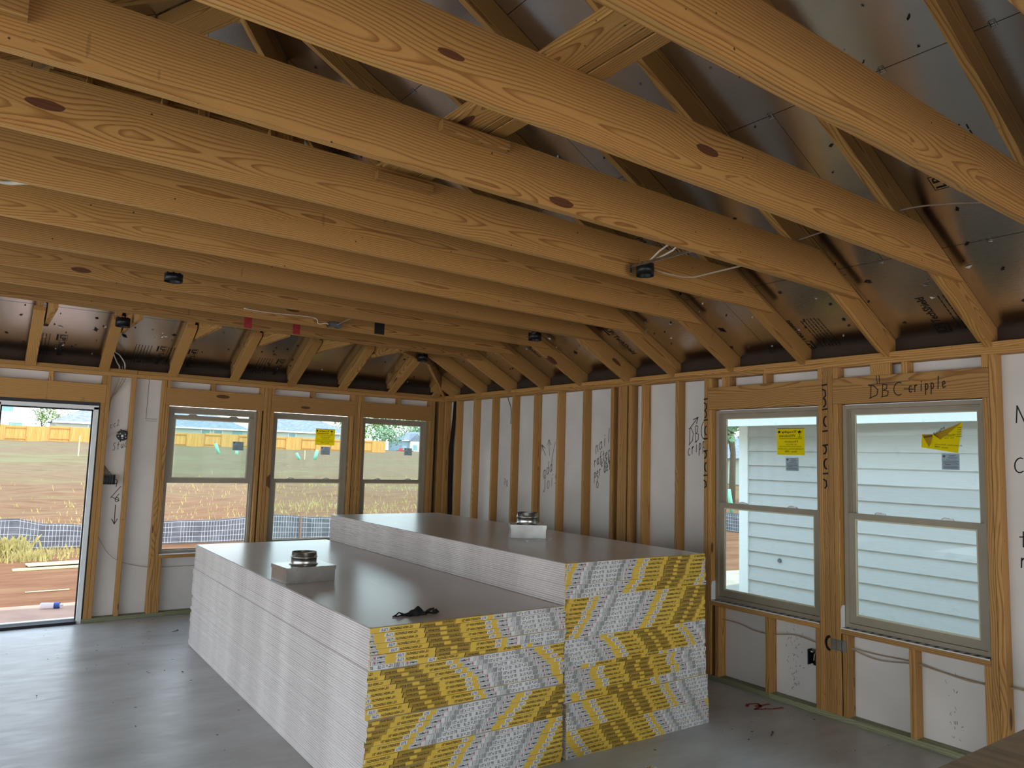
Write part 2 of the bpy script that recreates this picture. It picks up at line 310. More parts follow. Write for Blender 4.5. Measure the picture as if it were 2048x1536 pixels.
# text and strokes -> flat meshes
TXT = {}
def text2d(s, shear=0, bold=0.0):
    key = (s, shear, bold)
    if key not in TXT:
        cu = bpy.data.curves.new('t', 'FONT'); cu.body = s; cu.resolution_u = 2; cu.shear = shear; cu.offset = bold
        ob = bpy.data.objects.new('t', cu); COL.objects.link(ob); dg = bpy.context.evaluated_depsgraph_get(); dg.update()
        me = bpy.data.meshes.new_from_object(ob.evaluated_get(dg)); vs = [(v.co.x, v.co.y) for v in me.vertices]; fs = [tuple(p.vertices) for p in me.polygons]
        bpy.data.objects.remove(ob); bpy.data.curves.remove(cu); bpy.data.meshes.remove(me)
        x0 = min(v[0] for v in vs); x1 = max(v[0] for v in vs); z0 = min(v[1] for v in vs); z1 = max(v[1] for v in vs)
        TXT[key] = ([((v[0]-x0)/(x1-x0), (v[1]-z0)/(z1-z0)) for v in vs], fs)
    return TXT[key]
def frame(o, xd, yd):
    o, xd, yd = Vector(o), Vector(xd).normalized(), Vector(yd).normalized(); zd = xd.cross(yd)
    return Matrix(((xd.x, yd.x, zd.x, o.x), (xd.y, yd.y, zd.y, o.y), (xd.z, yd.z, zd.z, o.z), (0, 0, 0, 1)))
def put_text(b, s, x0, x1, y0, y1, z, m, shear=0, bold=0.0, flip=False, mirror=False, clip=None):
    vs, fs = text2d(s, shear, bold); out = []
    for x, y in vs:
        if flip: x, y = 1-x, 1-y
        if mirror: x = 1-x
        out.append((x0+(x1-x0)*x, y0+(y1-y0)*y))
    add_clip(b, out, fs, z, m, clip)
def add_clip(b, pts, fs, z, m, clip):
    if clip is None: b.add([(p[0], p[1], z) for p in pts], fs, m); return
    lo, hi = clip
    if min(p[0] for p in pts) >= lo and max(p[0] for p in pts) <= hi: b.add([(p[0], p[1], z) for p in pts], fs, m); return
    if max(p[0] for p in pts) <= lo or min(p[0] for p in pts) >= hi: return
    for f in fs:
        poly = [pts[i] for i in f]
        for lim, sg in ((lo, 1), (hi, -1)):
            res = []
            for i in range(len(poly)):
                p, q = poly[i], poly[(i+1) % len(poly)]; pi, qi = sg*(p[0]-lim) >= 0, sg*(q[0]-lim) >= 0
                if pi: res.append(p)
                if pi != qi: t = (lim-p[0])/(q[0]-p[0]); res.append((lim, p[1]+t*(q[1]-p[1])))
            poly = res
            if len(poly) < 3: break
        if len(poly) >= 3: b.add([(p[0], p[1], z) for p in poly], [tuple(range(len(poly)))], m)
def rect(b, x0, x1, y0, y1, z, m, slant=0, clip=None): add_clip(b, [(x0-slant, y0), (x1-slant, y0), (x1+slant, y1), (x0+slant, y1)], [(0, 1, 2, 3)], z, m, clip)
def stroke(b, pts, w, z, m):
    for i in range(len(pts)-1):
        p, q = Vector(pts[i]), Vector(pts[i+1]); d = q-p
        if d.length < 1e-6: continue
        n = Vector((-d.y, d.x)).normalized()*w/2; e = d.normalized()*w*.4; p = p-e; q = q+e
        b.add([(*(p+n), z), (*(p-n), z), (*(q-n), z), (*(q+n), z)], [(0, 1, 2, 3)], m)
def arc(cx, cy, rx, ry, a0, a1, n=10): return [(cx+rx*math.cos(math.radians(a0+(a1-a0)*i/n)), cy+ry*math.sin(math.radians(a0+(a1-a0)*i/n))) for i in range(n+1)]
GL = {'a': [arc(.45, .3, .3, .3, 30, 330), [(.75, .6), (.72, .2), (.9, 0)]], 'd': [arc(.45, .3, .3, .3, 30, 330), [(.75, 1.05), (.74, .2), (.85, 0)]], 'o': [arc(.5, .3, .32, .3, 90, 450)],
 'i': [[(.5, .6), (.45, 0)], [(.52, .8), (.55, .86)]], 'l': [[(.6, 1.1), (.45, 0)]], 'N': [[(.1, 0), (.2, 1), (.7, .05), (.9, 1)]], 'n': [[(.2, 0), (.25, .6)], arc(.5, .35, .25, .25, 150, 0)+[(.78, 0)]],
 'r': [[(.3, 0), (.3, .6), (.35, .45), (.6, .62), (.75, .55)]], 'f': [[(.8, 1), (.55, 1.05), (.42, .8), (.4, -.2)], [(.2, .55), (.7, .6)]], 't': [[(.5, .95), (.45, 0), (.65, .05)], [(.2, .6), (.8, .65)]],
 'e': [[(.2, .3), (.75, .38), (.6, .6), (.3, .55), (.2, .25), (.4, 0), (.8, .1)]], 'k': [[(.3, 1), (.25, 0)], [(.75, .6), (.3, .3), (.8, 0)]], 'c': [arc(.55, .3, .32, .3, 50, 310)], 'p': [[(.25, .6), (.2, -.4)], arc(.45, .32, .28, .26, 170, -170)],
 'J': [[(.2, 1), (.9, 1)], [(.6, 1), (.6, .15), (.4, -.05), (.15, .15)]], 's': [[(.75, .55), (.45, .62), (.3, .45), (.65, .25), (.6, .02), (.2, .05)]], 'D': [[(.2, 0), (.25, 1)], [(.05, 1), (.5, .98), (.9, .6), (.8, .2), (.1, 0)]],
 'B': [[(.2, 0), (.25, 1), (.65, .9), (.6, .6), (.3, .52), (.75, .4), (.7, .08), (.1, 0)]], 'C': [arc(.6, .5, .45, .5, 60, 300)], 'S': [[(.85, .9), (.5, 1), (.25, .75), (.75, .35), (.55, 0), (.1, .1)]], 'u': [[(.2, .6), (.25, .1), (.5, 0), (.75, .3), (.75, .6), (.8, 0)]],
 '9': [arc(.5, .7, .3, .3, 0, 360), [(.8, .7), (.65, 0)]], '6': [[(.8, 1), (.3, .5)], arc(.5, .28, .28, .28, 130, 490)], '7': [[(.1, 1), (.85, 1), (.4, 0)], [(.3, .5), (.8, .55)]], '0': [arc(.5, .5, .35, .5, 90, 450)], '/': [[(.9, 1.1), (.1, -.1)]], '-': [[(.1, .35), (.9, .38)]], '2': [[(.15, .8), (.5, 1), (.8, .75), (.15, 0), (.9, .05)]], ' ': []}
def write(b, s, x, y, h, w, m, slope=0, lw=.006, z=0, adv=.62):
    for ch in s:
        for st in GL.get(ch, []): stroke(b, [(x+p[0]*h*w, y+p[1]*h+(p[0]*h*w)*slope) for p in st], lw, z, m)
        x += h*w*1.12; y += h*w*1.12*slope
def arrow(b, p, q, m, lw=.006, hd=.05):
    p, q = Vector(p), Vector(q); d = (q-p).normalized(); n = Vector((-d.y, d.x)); stroke(b, [p, q], lw, 0, m)
    stroke(b, [q-d*hd+n*hd*.5, q, q-d*hd-n*hd*.5], lw, 0, m)

# ================================================================== the room shell
SL, Z0 = .54, 2.452                 # roof slope and rafter underside height at the wall face
XL, YR = -7.55, -13.0               # far side of the room and front of the house (both out of frame)
floor = MB().box(XL-.1, .1, YR-.1, .1, -.12, 0, 'concrete').obj('floor'); tag(floor, kind='structure')
floor.color = (.5, .5, .5, 1)
W1, W2, W3 = (-3.303, -2.381), (-2.208, -1.286), (-1.122, -.213)
W4, W5 = (-5.306, -4.351), (-6.388, -5.459); WZ = (.617, 2.15)
wall_back = panel_open('wall_back', 'x', (XL-.1, .1), (-.12, 2.487), (.089, .101), [(*w, *WZ) for w in (W1, W2, W3)]+[(-4.80, -3.945, -.13, 2.115)], 'board'); tag(wall_back, kind='structure')
wall_right = panel_open('wall_right', 'y', (YR, .089), (-.12, 2.487), (.089, .101), [(*w, *WZ) for w in (W4, W5)], 'board'); tag(wall_right, kind='structure')
wall_left = panel_open('wall_left', 'y', (YR, .1), (-.1, 2.6), (XL-.1, XL), [(-11.5, -.6, 0, 2.38)], 'board'); tag(wall_left, kind='structure')  # unseen wall; its long opening is added to let in daylight
b = MB()
for x0, x1, z0, z1 in ((XL, -6.2, 0, 2.6), (-.6, .1, 0, 2.6), (-6.2, -.6, 2.42, 2.6)): b.box(x0, x1, YR-.1, YR, z0, z1, 'board')
b.add([(XL, YR-.05, 2.6), (.1, YR-.05, 2.6), (XL/2, YR-.05, 4.75)], [(0, 1, 2)], 'board')
tag(b.obj('wall_front'), kind='structure')  # unseen wall, its wide opening shaped to brighten the room
MB().box(XL-.1, .1, .089, .101, 2.487, 2.60, 'deckback').obj('eave_shade_board', wall_back); MB().box(.089, .101, YR, .089, 2.487, 2.60, 'deckback').obj('eave_shade_board', wall_right)  # dark boards stand in for the shade of the open eaves
D = .089                            # stud depth
def vstud(wall, a0, a1, z0, z1, name='stud', d=(0, D), m='pine'):
    if wall is wall_back: return lum(name, wall, (a0, a1), d, (z0, z1), 'z', m)
    return lum(name, wall, d, (a0, a1), (z0, z1), 'z', m)
def hplate(wall, a0, a1, z0, z1, name, d=(0, D), m='pine'):
    if wall is wall_back: return lum(name, wall, (a0, a1), d, (z0, z1), 'x', m)
    return lum(name, wall, d, (a0, a1), (z0, z1), 'y', m)
P0, P1, P2 = 2.409, 2.447, 2.485
# ---- back wall framing
hplate(wall_back, XL, -.002, P0, P1, 'top_plate'); hplate(wall_back, XL, -3.63, P1, P2, 'top_plate'); hplate(wall_back, -3.625, D, P1, P2, 'top_plate')
hplate(wall_back, -3.945, 0, 0, .038, 'sole_plate', m='treated'); hplate(wall_back, XL, -4.80, 0, .038, 'sole_plate', m='treated')
for a0, z0, z1 in ((-3.935, .038, 2.134), (-3.896, .038, P0), (-3.668, .038, P0), (-3.380, .038, P0), (-3.341, .038, 2.15), (-3.303, .038, .579), (-2.381, .038, 2.15), (-2.327, .038, P0), (-2.286, .038, P0),
    (-2.246, .038, 2.15), (-1.286, .038, 2.15), (-1.240, .038, P0), (-1.201, .038, P0), (-1.160, .038, 2.15), (-.213, .038, 2.15), (-.172, .038, P0), (-.074, .038, P0), (-.036, .038, P0), (-4.84, .038, 2.134), (-4.90, .038, P0)): vstud(wall_back, a0, a0+.038, z0, z1)
for a0, z0, z1 in ((-4.390, 2.318, P0), (-3.934, 2.318, P0), (-3.338, 2.334, P0), (-2.893, 2.334, P0), (-2.366, 2.334, P0), (-2.246, 2.334, P0), (-1.777, 2.334, P0), (-1.279, 2.334, P0), (-1.160, 2.334, P0), (-.665, 2.334, P0), (-.213, 2.334, P0),
    (-2.86, .038, .579), (-2.42, .038, .579), (-1.76, .038, .579), (-.68, .038, .579)): vstud(wall_back, a0, a0+.038, z0, z1, 'cripple_stud')
for a0, a1, z0, z1 in ((-4.86, -3.897, 2.134, 2.318), (-3.341, -2.328, 2.15, 2.334), (-2.246, -1.241, 2.15, 2.334), (-1.160, -.175, 2.15, 2.334)): hplate(wall_back, a0, a1, z0, z1, 'header')
for w in (W1, W2, W3): hplate(wall_back, w[0], w[1], .579, .617, 'sill_plate')
for x in range(6): vstud(wall_back, -5.3-.4*x, -5.262-.4*x, .038, P0)
# ---- right wall framing
hplate(wall_right, -4.850, 0, P0, P1, 'top_plate'); hplate(wall_right, YR, -4.8515, P0, P1, 'top_plate'); hplate(wall_right, -7.2, 0, P1, P2, 'top_plate'); hplate(wall_right, YR, -7.2, P1, P2, 'top_plate')
hplate(wall_right, -4.885, 0, 0, .038, 'sole_plate', m='treated'); hplate(wall_right, YR, -4.8855, 0, .038, 'sole_plate', m='treated')
for i in range(10): vstud(wall_right, -.335-.4064*i, -.297-.4064*i, .038, P0)
for a0, z0, z1 in ((-.040, .038, P0), (-3.284, .038, P0), (-3.3225, .038, P0), (-3.361, .038, P0), (-3.420, .038, P0), (-4.310, .038, P0), (-4.351, .038, 2.15), (-5.344, .038, 2.15), (-5.382, .038, P0), (-5.421, .038, P0), (-5.460, .038, 2.15), (-6.426, .038, 2.15), (-6.465, .038, P0),
    (-6.85, .038, P0), (-7.26, .038, P0), (-7.66, .038, P0), (-8.07, .038, P0), (-8.48, .038, P0), (-8.9, .038, P0)): vstud(wall_right, a0, a0+.038, z0, z1)
for a0, a1, z0, z1 in ((-4.351, -4.313, 2.334, P0), (-4.491, -4.453, 2.334, P0), (-4.530, -4.492, 2.334, P0), (-4.881, -4.843, 2.334, P0), (-5.344, -5.306, 2.334, P0), (-5.460, -5.422, 2.334, P0), (-5.834, -5.697, 2.334, P0), (-5.945, -5.907, 2.334, P0), (-6.426, -6.388, 2.334, P0),
    (-4.427, -4.389, .038, .579), (-4.894, -4.856, .038, .579), (-5.306, -5.268, .038, .579), (-5.508, -5.470, .038, .579), (-5.953, -5.915, .038, .579), (-6.388, -6.350, .038, .579)):
    if a1-a0 > .1: tag(vstud(wall_right, a0, a1, z0, z1, 'cripple_stud', (.0, .038)), 'short wide pale block between header and top plate')
    else: vstud(wall_right, a0, a1, z0, z1, 'cripple_stud')
for a0, a1 in ((-5.343, -4.312), (-6.426, -5.422)): hplate(wall_right, a0, a1, 2.15, 2.334, 'header')
for w in (W4, W5): hplate(wall_right, w[0], w[1], .579, .617, 'sill_plate')
# nail plates across the doubled studs, marker lettering, cables clipped to the framing
for y in (-5.39, -5.43, -5.468):
    b = MB().box(-.0025, 0, y-.034, y, .462, .537, 'steel')
    for zz in (.468, .531):
        for yy in (y-.028, y-.006): b.box(-.004, -.002, yy-.002, yy+.002, zz-.003, zz+.003, 'dark_steel')
    b.obj('nail_plate', wall_right)
FR = lambda y, z, x=.0878: frame((x, y, z), (0, -1, 0), (0, 0, 1))      # marks on the right-hand wall; local x runs towards the camera
FB = lambda x, z, y=.0878: frame((x, y, z), (1, 0, 0), (0, 0, 1))
def marks(parent, mat4, fn, name='handwriting'):
    b = MB(); fn(b); o = b.obj(name, parent, mat4); return o
def w_arrows(b):
    arrow(b, (.067, -.115), (0, 0), 'marker', .007, .06); arrow(b, (.138, -.114), (.121, .057), 'pencil', .006, .06); stroke(b, [(.18, -.14), (.23, .03)], .006, 0, 'pencil')
marks(wall_right, FR(-1.974, 1.861), w_arrows)
marks(wall_right, FR(-2.005, 1.50), lambda b: (write(b, 'add', 0, 0, .125, .40, 'marker', .55), write(b, 'Jois', .005, -.15, .14, .40, 'pencil', .5)))
marks(wall_right, FR(-2.835, 1.77), lambda b: (write(b, 'nail', 0, .0, .12, .42, 'marker', .6), write(b, 'rafter', -.015, -.13, .10, .36, 'marker', .5), write(b, 'kick', .09, -.13, .085, .34, 'marker', .45), write(b, 'per det', -.01, -.245, .10, .31, 'marker', .45), write(b, '6', .02, -.33, .11, .4, 'marker')))
marks(wall_right, FR(-1.275, 1.40), lambda b: write(b, '70', 0, 0, .07, .55, 'pencil', -.3))
marks(wall_right, FR(-4.02, 1.88), lambda b: (write(b, 'DBC', .01, -.02, .14, .42, 'marker', .35), write(b, 'cripp', .0, -.115, .10, .36, 'marker', .4), arrow(b, (.03, .13), (.115, .22), 'marker', .007, .05)))
marks(wall_right, FR(-6.505, 2.0), lambda b: (write(b, 'No', .02, 0, .10, .7, 'marker', 0, .007), write(b, 'Col', 0, -.30, .085, .75, 'marker', .2, .007), write(b, 'Pl', .015, -.48, .10, .7, 'marker', 0, .007), write(b, 't', .01, -.72, .09, .7, 'marker', 0, .007), write(b, 'n', .012, -.84, .09, .7, 'marker', 0, .007)))
def hdr(b):
    write(b, 'DBC', 0, 0, .085, .85, 'marker', .05, .006); stroke(b, [(.24, .05), (.30, .045)], .006, 0, 'marker'); write(b, 'cripple', .265, .025, .07, .44, 'marker', .08, .006)
    stroke(b, [(.055, .15), (.063, .095)], .005, 0, 'marker'); stroke(b, [(.075, .15), (.078, .095)], .005, 0, 'marker'); stroke(b, [(.0, .092), (.28, .102)], .005, 0, 'pencil')
marks(wall_right, FR(-5.685, 2.18, -.0012), hdr)
def vert_letters(b):                # cut-through pieces of big vertical felt lettering on a stud edge
    for z, kind in ((0, 0), (-.06, 1), (-.125, 2), (-.175, 0), (-.26, 3), (-.33, 0), (-.43, 0), (-.46, 2), (-.56, 3), (-.63, 0), (-.70, 1)):
        if kind == 0: stroke(b, [(.002, z), (.034, z+.004)], .012, 0, 'marker')
        elif kind == 1: stroke(b, [(.003, z+.03), (.022, z+.02), (.026, z-.015), (.012, z-.03)], .011, 0, 'marker')
        elif kind == 2: stroke(b, arc(.004, z, .022, .03, 80, -80, 6), .011, 0, 'marker')
        else: stroke(b, arc(.030, z, .022, .036, 100, 260, 6), .011, 0, 'marker')
marks(wall_right, FR(-5.344, 2.29, -.0012), vert_letters); marks(wall_right, FR(-4.273, 2.24, -.0012), lambda b: vert_letters(b))
marks(wall_right, FR(-5.345, .50, -.0012), lambda b: stroke(b, arc(.035, 0, .03, .045, 100, 260, 8), .018, 0, 'marker'))
def back_marks(b):
    write(b, '9', .0, .08, .075, .65, 'marker', 0, .006); stroke(b, [(.075, .085), (-.01, -.03)], .006, 0, 'marker'); write(b, '6', .02, -.07, .08, .7, 'marker', 0, .006); stroke(b, [(.0, -.02), (.07, -.06)], .006, 0, 'marker'); arrow(b, (.04, -.10), (.043, -.29), 'marker', .007, .05)
marks(wall_back, FB(-3.76, 1.22), back_marks)
marks(wall_back, FB(-3.79, 1.66), lambda b: write(b, 'Stud', 0, 0, .075, .42, 'pencil', .35, .005)); marks(wall_back, FB(-3.83, 1.88), lambda b: write(b, 'cc2', 0, 0, .06, .45, 'pencil', .5, .004))
def pencil_box(b): stroke(b, [(0, .42), (-.004, 0), (.10, 0)], .004, 0, 'pencil'); stroke(b, [(-.004, -.02), (.10, -.022)], .003, 0, 'pencil')
marks(wall_back, FB(-3.50, 2.0, .0878), pencil_box)
def smears(b):
    for k in range(20):
        y, z = R.gauss(.035, .025), R.gauss(0, .12); stroke(b, [(y, z), (y+R.uniform(-.012, .012), z+R.uniform(-.02, .02))], R.uniform(.0015, .0035), 0, 'pencil')
for y, z in ((-4.97, .40), (-5.03, .30), (-5.02, .12), (-6.10, .16)): marks(wall_right, FR(y, z), smears, 'dirt_smear')['kind'] = 'stuff'
for x, z in ((-.92, 2.365), (-.72, 2.37), (-.33, 2.37)): marks(wall_back, FB(x, z) @ Matrix.Scale(.16, 4, (0, 1, 0)), smears, 'dirt_smear')['kind'] = 'stuff'
for k, y in enumerate((-4.82, -5.02, -3.1, -6.3)): pass
def wire(name, parent, pts, r=.004, m='cable_tan', n=6):
    # Catmull-Rom through the points
    P = [Vector(p) for p in pts]; Q = [P[0]*2-P[1]]+P+[P[-1]*2-P[-2]]; out = []
    for i in range(1, len(Q)-2):
        for k in range(6):
            t = k/6; p0, p1, p2, p3 = Q[i-1:i+3]
            out.append(.5*((2*p1)+(p2-p0)*t+(2*p0-5*p1+4*p2-p3)*t*t+(3*p1-p0-3*p2+p3)*t**3))
    out.append(P[-1]); return MB().tube(out, r, m, n).obj(name, parent, None, True)
wire('cable', wall_right, [(.045, -4.30, .505), (.045, -4.394, .483), (.05, -4.58, .475), (.055, -4.73, .447), (.045, -4.875, .452), (.045, -5.07, .487), (.05, -5.236, .470), (.045, -5.30, .46)])
wire('cable', wall_right, [(.045, -5.45, .50), (.045, -5.491, .490), (.055, -5.59, .462), (.06, -5.71, .450), (.045, -5.93, .482), (.05, -6.08, .472), (.055, -6.25, .455), (.045, -6.37, .47), (.045, -6.46, .48), (.05, -6.7, .47), (.045, -6.85, .47)])
wire('cable', wall_right, [(.035, -5.45, .505), (.035, -5.491, .495), (.07, -5.66, .480), (.055, -5.93, .490), (.06, -6.1, .468), (.045, -6.37, .46), (.05, -6.6, .49), (.045, -6.85, .46)])
wire('cable', wall_right, [(.08, -1.306, 2.44), (.082, -1.33, 2.37), (.08, -1.385, 2.27), (.08, -1.39, 2.1)], .003, 'black')
wire('cable', wall_back, [(-3.878, .04, .86), (-3.852, .045, .806), (-3.762, .05, .656), (-3.667, .045, .573), (-3.543, .05, .525), (-3.36, .045, .487), (-3.247, .05, .484), (-2.94, .05, .482)], .003)
for dx in (0, .03, .055): wire('cable', wall_back, [(-3.80+dx, .03, 2.52), (-3.785+dx, .035, 2.402), (-3.815+dx*.6, .05, 2.28), (-3.842, .06, 2.169), (-3.852, .06, 2.05)], .0045, 'cable_tan')
# ================================================================== roof and ceiling framing
ceiling = empty('ceiling'); tag(ceiling, kind='structure')
XM = XL/2
def zb(x): # underside of the ceiling joists: a slight crown
    pts = [(-7.13, 2.80), (-4.9, 2.828), (-2.6, 2.803), (-.42, 2.776)]
    for (a0, c0), (a1, c1) in zip(pts, pts[1:]):
        if x <= a1: return c0+(c1-c0)*(x-a0)/(a1-a0)
    return pts[-1][1]
JH = .235
jpoly = [(-7.13, 2.80), (-4.9, zb(-4.9)), (-2.6, zb(-2.6)), (-.42, 2.776), (-.856, 2.776+JH), (-2.6, zb(-2.6)+JH), (-4.9, zb(-4.9)+JH), (-6.69, 2.80+JH)]
JY = [-1.485, -2.098, -2.711, -3.397, -3.4355, -3.945, -4.572, -5.208, -5.832, -6.45, -7.08, -7.69, -8.3, -8.9]
for y in JY:
    o = wprism('joist', ceiling, jpoly, .038, (0, y-.019, 0), (1, 0, 0))
    if y == -1.485: o.color = (.33, .0, .9, 1); o['label'] = 'reddish brown last joist nearest the back wall, with two red paint bands'
    if y == -4.572: o['label'] = 'joist with dark water streaks near its right end'
for dx in (-3.02, -2.57): # red paint bands and black felt stains on the joist faces
    MB().box(dx, dx+.07, -1.5242, -1.5235, zb(dx)+.005, zb(dx)+.225, 'red').obj('paint_mark', ceiling)
MB().box(-2.02, -1.92, -2.1372, -2.1365, zb(-2)+.01, zb(-2)+.15, 'marker').obj('paint_mark', ceiling)
# rafters of the right-hand slope (and the unseen left-hand one)
RY = [-.242, -.867, -1.485, -2.098, -2.711, -3.359, -3.397, -3.945, -4.572, -5.208, -5.832, -6.45, -7.08, -7.69, -8.3, -8.9, -9.6, -10.2, -10.8, -11.4, -12.0, -12.6]
for y in RY:
    th = .038; yc = y+th/2; xe = max(yc+.03, XM+.022)
    poly = [(.085, 2.487), (0, 2.487), (0, Z0), (xe, Z0-SL*xe), (xe, Z0+.168-SL*xe), (.085, Z0+.168-SL*.085)]
    o = wprism('rafter', ceiling, poly, th, (0, yc, 0), (1, 0, 0))
    if y in (-5.832, -6.45): wprism('rafter_sister', ceiling, [(-.02, Z0+.035), (max(xe, -2.2), Z0+.025-SL*max(xe, -2.2)), (max(xe, -2.2), Z0+.115-SL*max(xe, -2.2)), (-.02, Z0+.115)], .028, (0, yc+.034, 0), (1, 0, 0))
    if yc < -1: wprism('rafter', ceiling, [(XL-a_, c_) for a_, c_ in poly], th, (0, yc, 0), (1, 0, 0))
# jack rafters of the back slope, each with a flat board under its lower end, and short tray joists
BX = [-4.553, -3.935, -3.296, -2.671, -2.036, -1.418, -.774]
for i, x in enumerate(BX+[-.150, -5.17, -5.79, -6.41, -7.03]):
    t = min(-x, 7.55+x); ye = -(t-.03)
    if t > 3.7: ye = -(3.74)
    wprism('rafter', ceiling, [(.085, 2.525), (0, 2.525), (0, Z0+.04), (ye, Z0+.04-SL*ye), (ye, Z0+.168-SL*ye), (.085, Z0+.168-SL*.085)], .038, (x, 0, 0), (0, 1, 0))
    fe = max(-.765, ye+.02)
    wprism('flat_board', ceiling, [(0, Z0), (fe, Z0-SL*fe), (fe, Z0+.038-SL*fe), (0, Z0+.038)], .089, (x, 0, 0), (0, 1, 0))
    if i < 6:
        xs = x+.076; wprism('tray_joist', ceiling, [(-1.484, 2.787), (-.36, 2.787), (-.66, 2.787+.155), (-1.484, 2.787+.155)], .036, (xs, 0, 0), (0, 1, 0))
# hips, ridge, purlin with its struts, strongback on top of the joists
for sx in (1, -1):
    og = (0, 0, 0) if sx > 0 else (XL, 0, 0); dr = (-1, -1, 0) if sx > 0 else (1, -1, 0); k = math.sqrt(2); T = 3.775*k
    wprism('hip_rafter', ceiling, [(.0, 2.488), (.05*k, 2.475), (.62*k, 2.80), (T, 2.452+SL*3.775-.10), (T, 2.452+SL*3.775+.155), (.0, 2.452+.155)], .038, og, dr)
    if sx > 0: wprism('tray_joist', ceiling, [(.60*k, 2.788), (1.43*k, 2.788), (1.43*k, 2.93), (.90*k, 2.93)], .038, og, dr)
lum('ridge_board', ceiling, (XM-.019, XM+.019), (YR, -3.70), (Z0+SL*3.775-.10, Z0+SL*3.775+.15), 'y')
lum('purlin', ceiling, (-4.72, -3.10), (-3.10, -3.011), (3.985, 4.023), 'x'); lum('purlin', ceiling, (-4.70, -3.13), (-3.095, -3.057), (4.024, 4.135), 'x')
def beam(name, parent, p, q, w, h, m='pine'):
    p, q = Vector(p), Vector(q); xd = (q-p).normalized(); yd = Vector((0, 0, 1)).cross(xd)
    yd = Vector((1, 0, 0)) if yd.length < .05 else yd.normalized()
    zd = xd.cross(yd); yd = zd.cross(xd); c = (p+q)/2
    return link(name, lum_mesh((q-p).length, w, h, m), parent, Matrix(((xd.x, yd.x, zd.x, c.x), (xd.y, yd.y, zd.y, c.y), (xd.z, yd.z, zd.z, c.z), (0, 0, 0, 1))))
for x, w in ((-4.505, .036), (-4.07, .036), (-3.82, .07), (-3.355, .038), (-3.29, .089), (-3.23, .038)):
    beam('strut', ceiling, (x, -3.42, 3.045), (x, -3.12, 4.0), w if w < .05 else .038, .089) if w < .05 else lum('strut', ceiling, (x-w/2, x+w/2), (-3.158, -3.12), (3.05, 4.02), 'z')
lum('strongback', ceiling, (-3.447, -3.307), (-9.0, -3.3), (3.047, 3.085), 'y'); lum('strongback', ceiling, (-3.303, -3.265), (-9.0, -3.3), (3.047, 3.187), 'y'); lum('strongback', ceiling, (-3.259, -3.185), (-9.0, -3.3), (3.047, 3.085), 'y')
for x0, x1, y, z in ((-3.505, -3.18, -5.872, 2.982), (-3.487, -3.193, -5.248, 2.972), (-5.3, -4.872, -5.872, 2.915)):
    lum('block', ceiling, (x0, x1), (y-.038, y) if x0 > -5 else (y-.038, y), (z, z+(.042 if x0 > -5 else .089)), 'x')
lum('block', ceiling, (-2.60, -2.30), (-1.546, -1.524), (2.985, 3.03), 'x')
# foil-faced roof panels, laid in rows with staggered joints and clipped to the hips and the ridge
KS = math.sqrt(1+SL*SL); ROW = 1.2192/KS; DT = .17
def clip_poly(poly, f):
    res = []
    for i in range(len(poly)):
        p, q = poly[i], poly[(i+1) % len(poly)]; a_, b_ = f(p), f(q)
        if a_ >= 0: res.append(p)
        if (a_ >= 0) != (b_ >= 0): t = a_/(a_-b_); res.append((p[0]+(q[0]-p[0])*t, p[1]+(q[1]-p[1])*t))
    return res
def deck_row(side, k):
    # u = distance in from the wall face, v = along the eave
    u0, u1 = -.478+k*ROW+.0018, -.478+(k+1)*ROW-.0018; v = -1.2 if k % 2 else 0.0; out = []
    lim = 13.3 if side != 'b' else 7.55
    while v < lim:
        q = [(u0, v+.0015), (u1, v+.0015), (u1, v+2.4384-.0015), (u0, v+2.4384-.0015)]; v += 2.4384
        if side == 'b': fs = [lambda p: p[1]-p[0]-.004, lambda p: 7.55-p[1]-p[0]-.004, lambda p: p[1]+.6, lambda p: 8.2-p[1]]
        else: fs = [lambda p: p[1]-p[0]-.004, lambda p: 3.772-p[0], lambda p: 13.2-p[1], lambda p: p[1]+.6]
        for f in fs:
            q = clip_poly(q, f)
            if len(q) < 3: break
        if len(q) < 3: continue
        if side == 'r': xyz = [(-u, -w, Z0+DT+SL*u) for u, w in q]; xd, yd = (0, -1, 0), (-1, 0, SL)
        elif side == 'l': xyz = [(XL+u, -w, Z0+DT+SL*u) for u, w in q]; xd, yd = (0, 1, 0), (1, 0, SL)
        else: xyz = [(XL+w, -u, Z0+DT+SL*u) for u, w in q]; xd, yd = (-1, 0, 0), (0, -1, SL)
        c = sum((Vector(p) for p in xyz), Vector())/len(xyz); F = frame(c, xd, yd); Fi = F.inverted()
        lp = [Fi @ Vector(p) for p in xyz]; n = len(lp); up_z = 1 if (F.to_3x3() @ Vector((0, 0, 1))).z > 0 else -1
        bm = MB(); A = [(p.x, p.y, 0) for p in lp]; B = [(p.x, p.y, .012*up_z) for p in lp]
        bm.add(A, [tuple(range(n))], 'foil'); bm.add(A+B, [tuple(range(n, 2*n))]+[(i, (i+1) % n, n+(i+1) % n, n+i) for i in range(n)], 'deckback')
        bm.obj('deck_panel', ceiling, F)
for side in 'rbl':
    for k in range(4): deck_row(side, k)
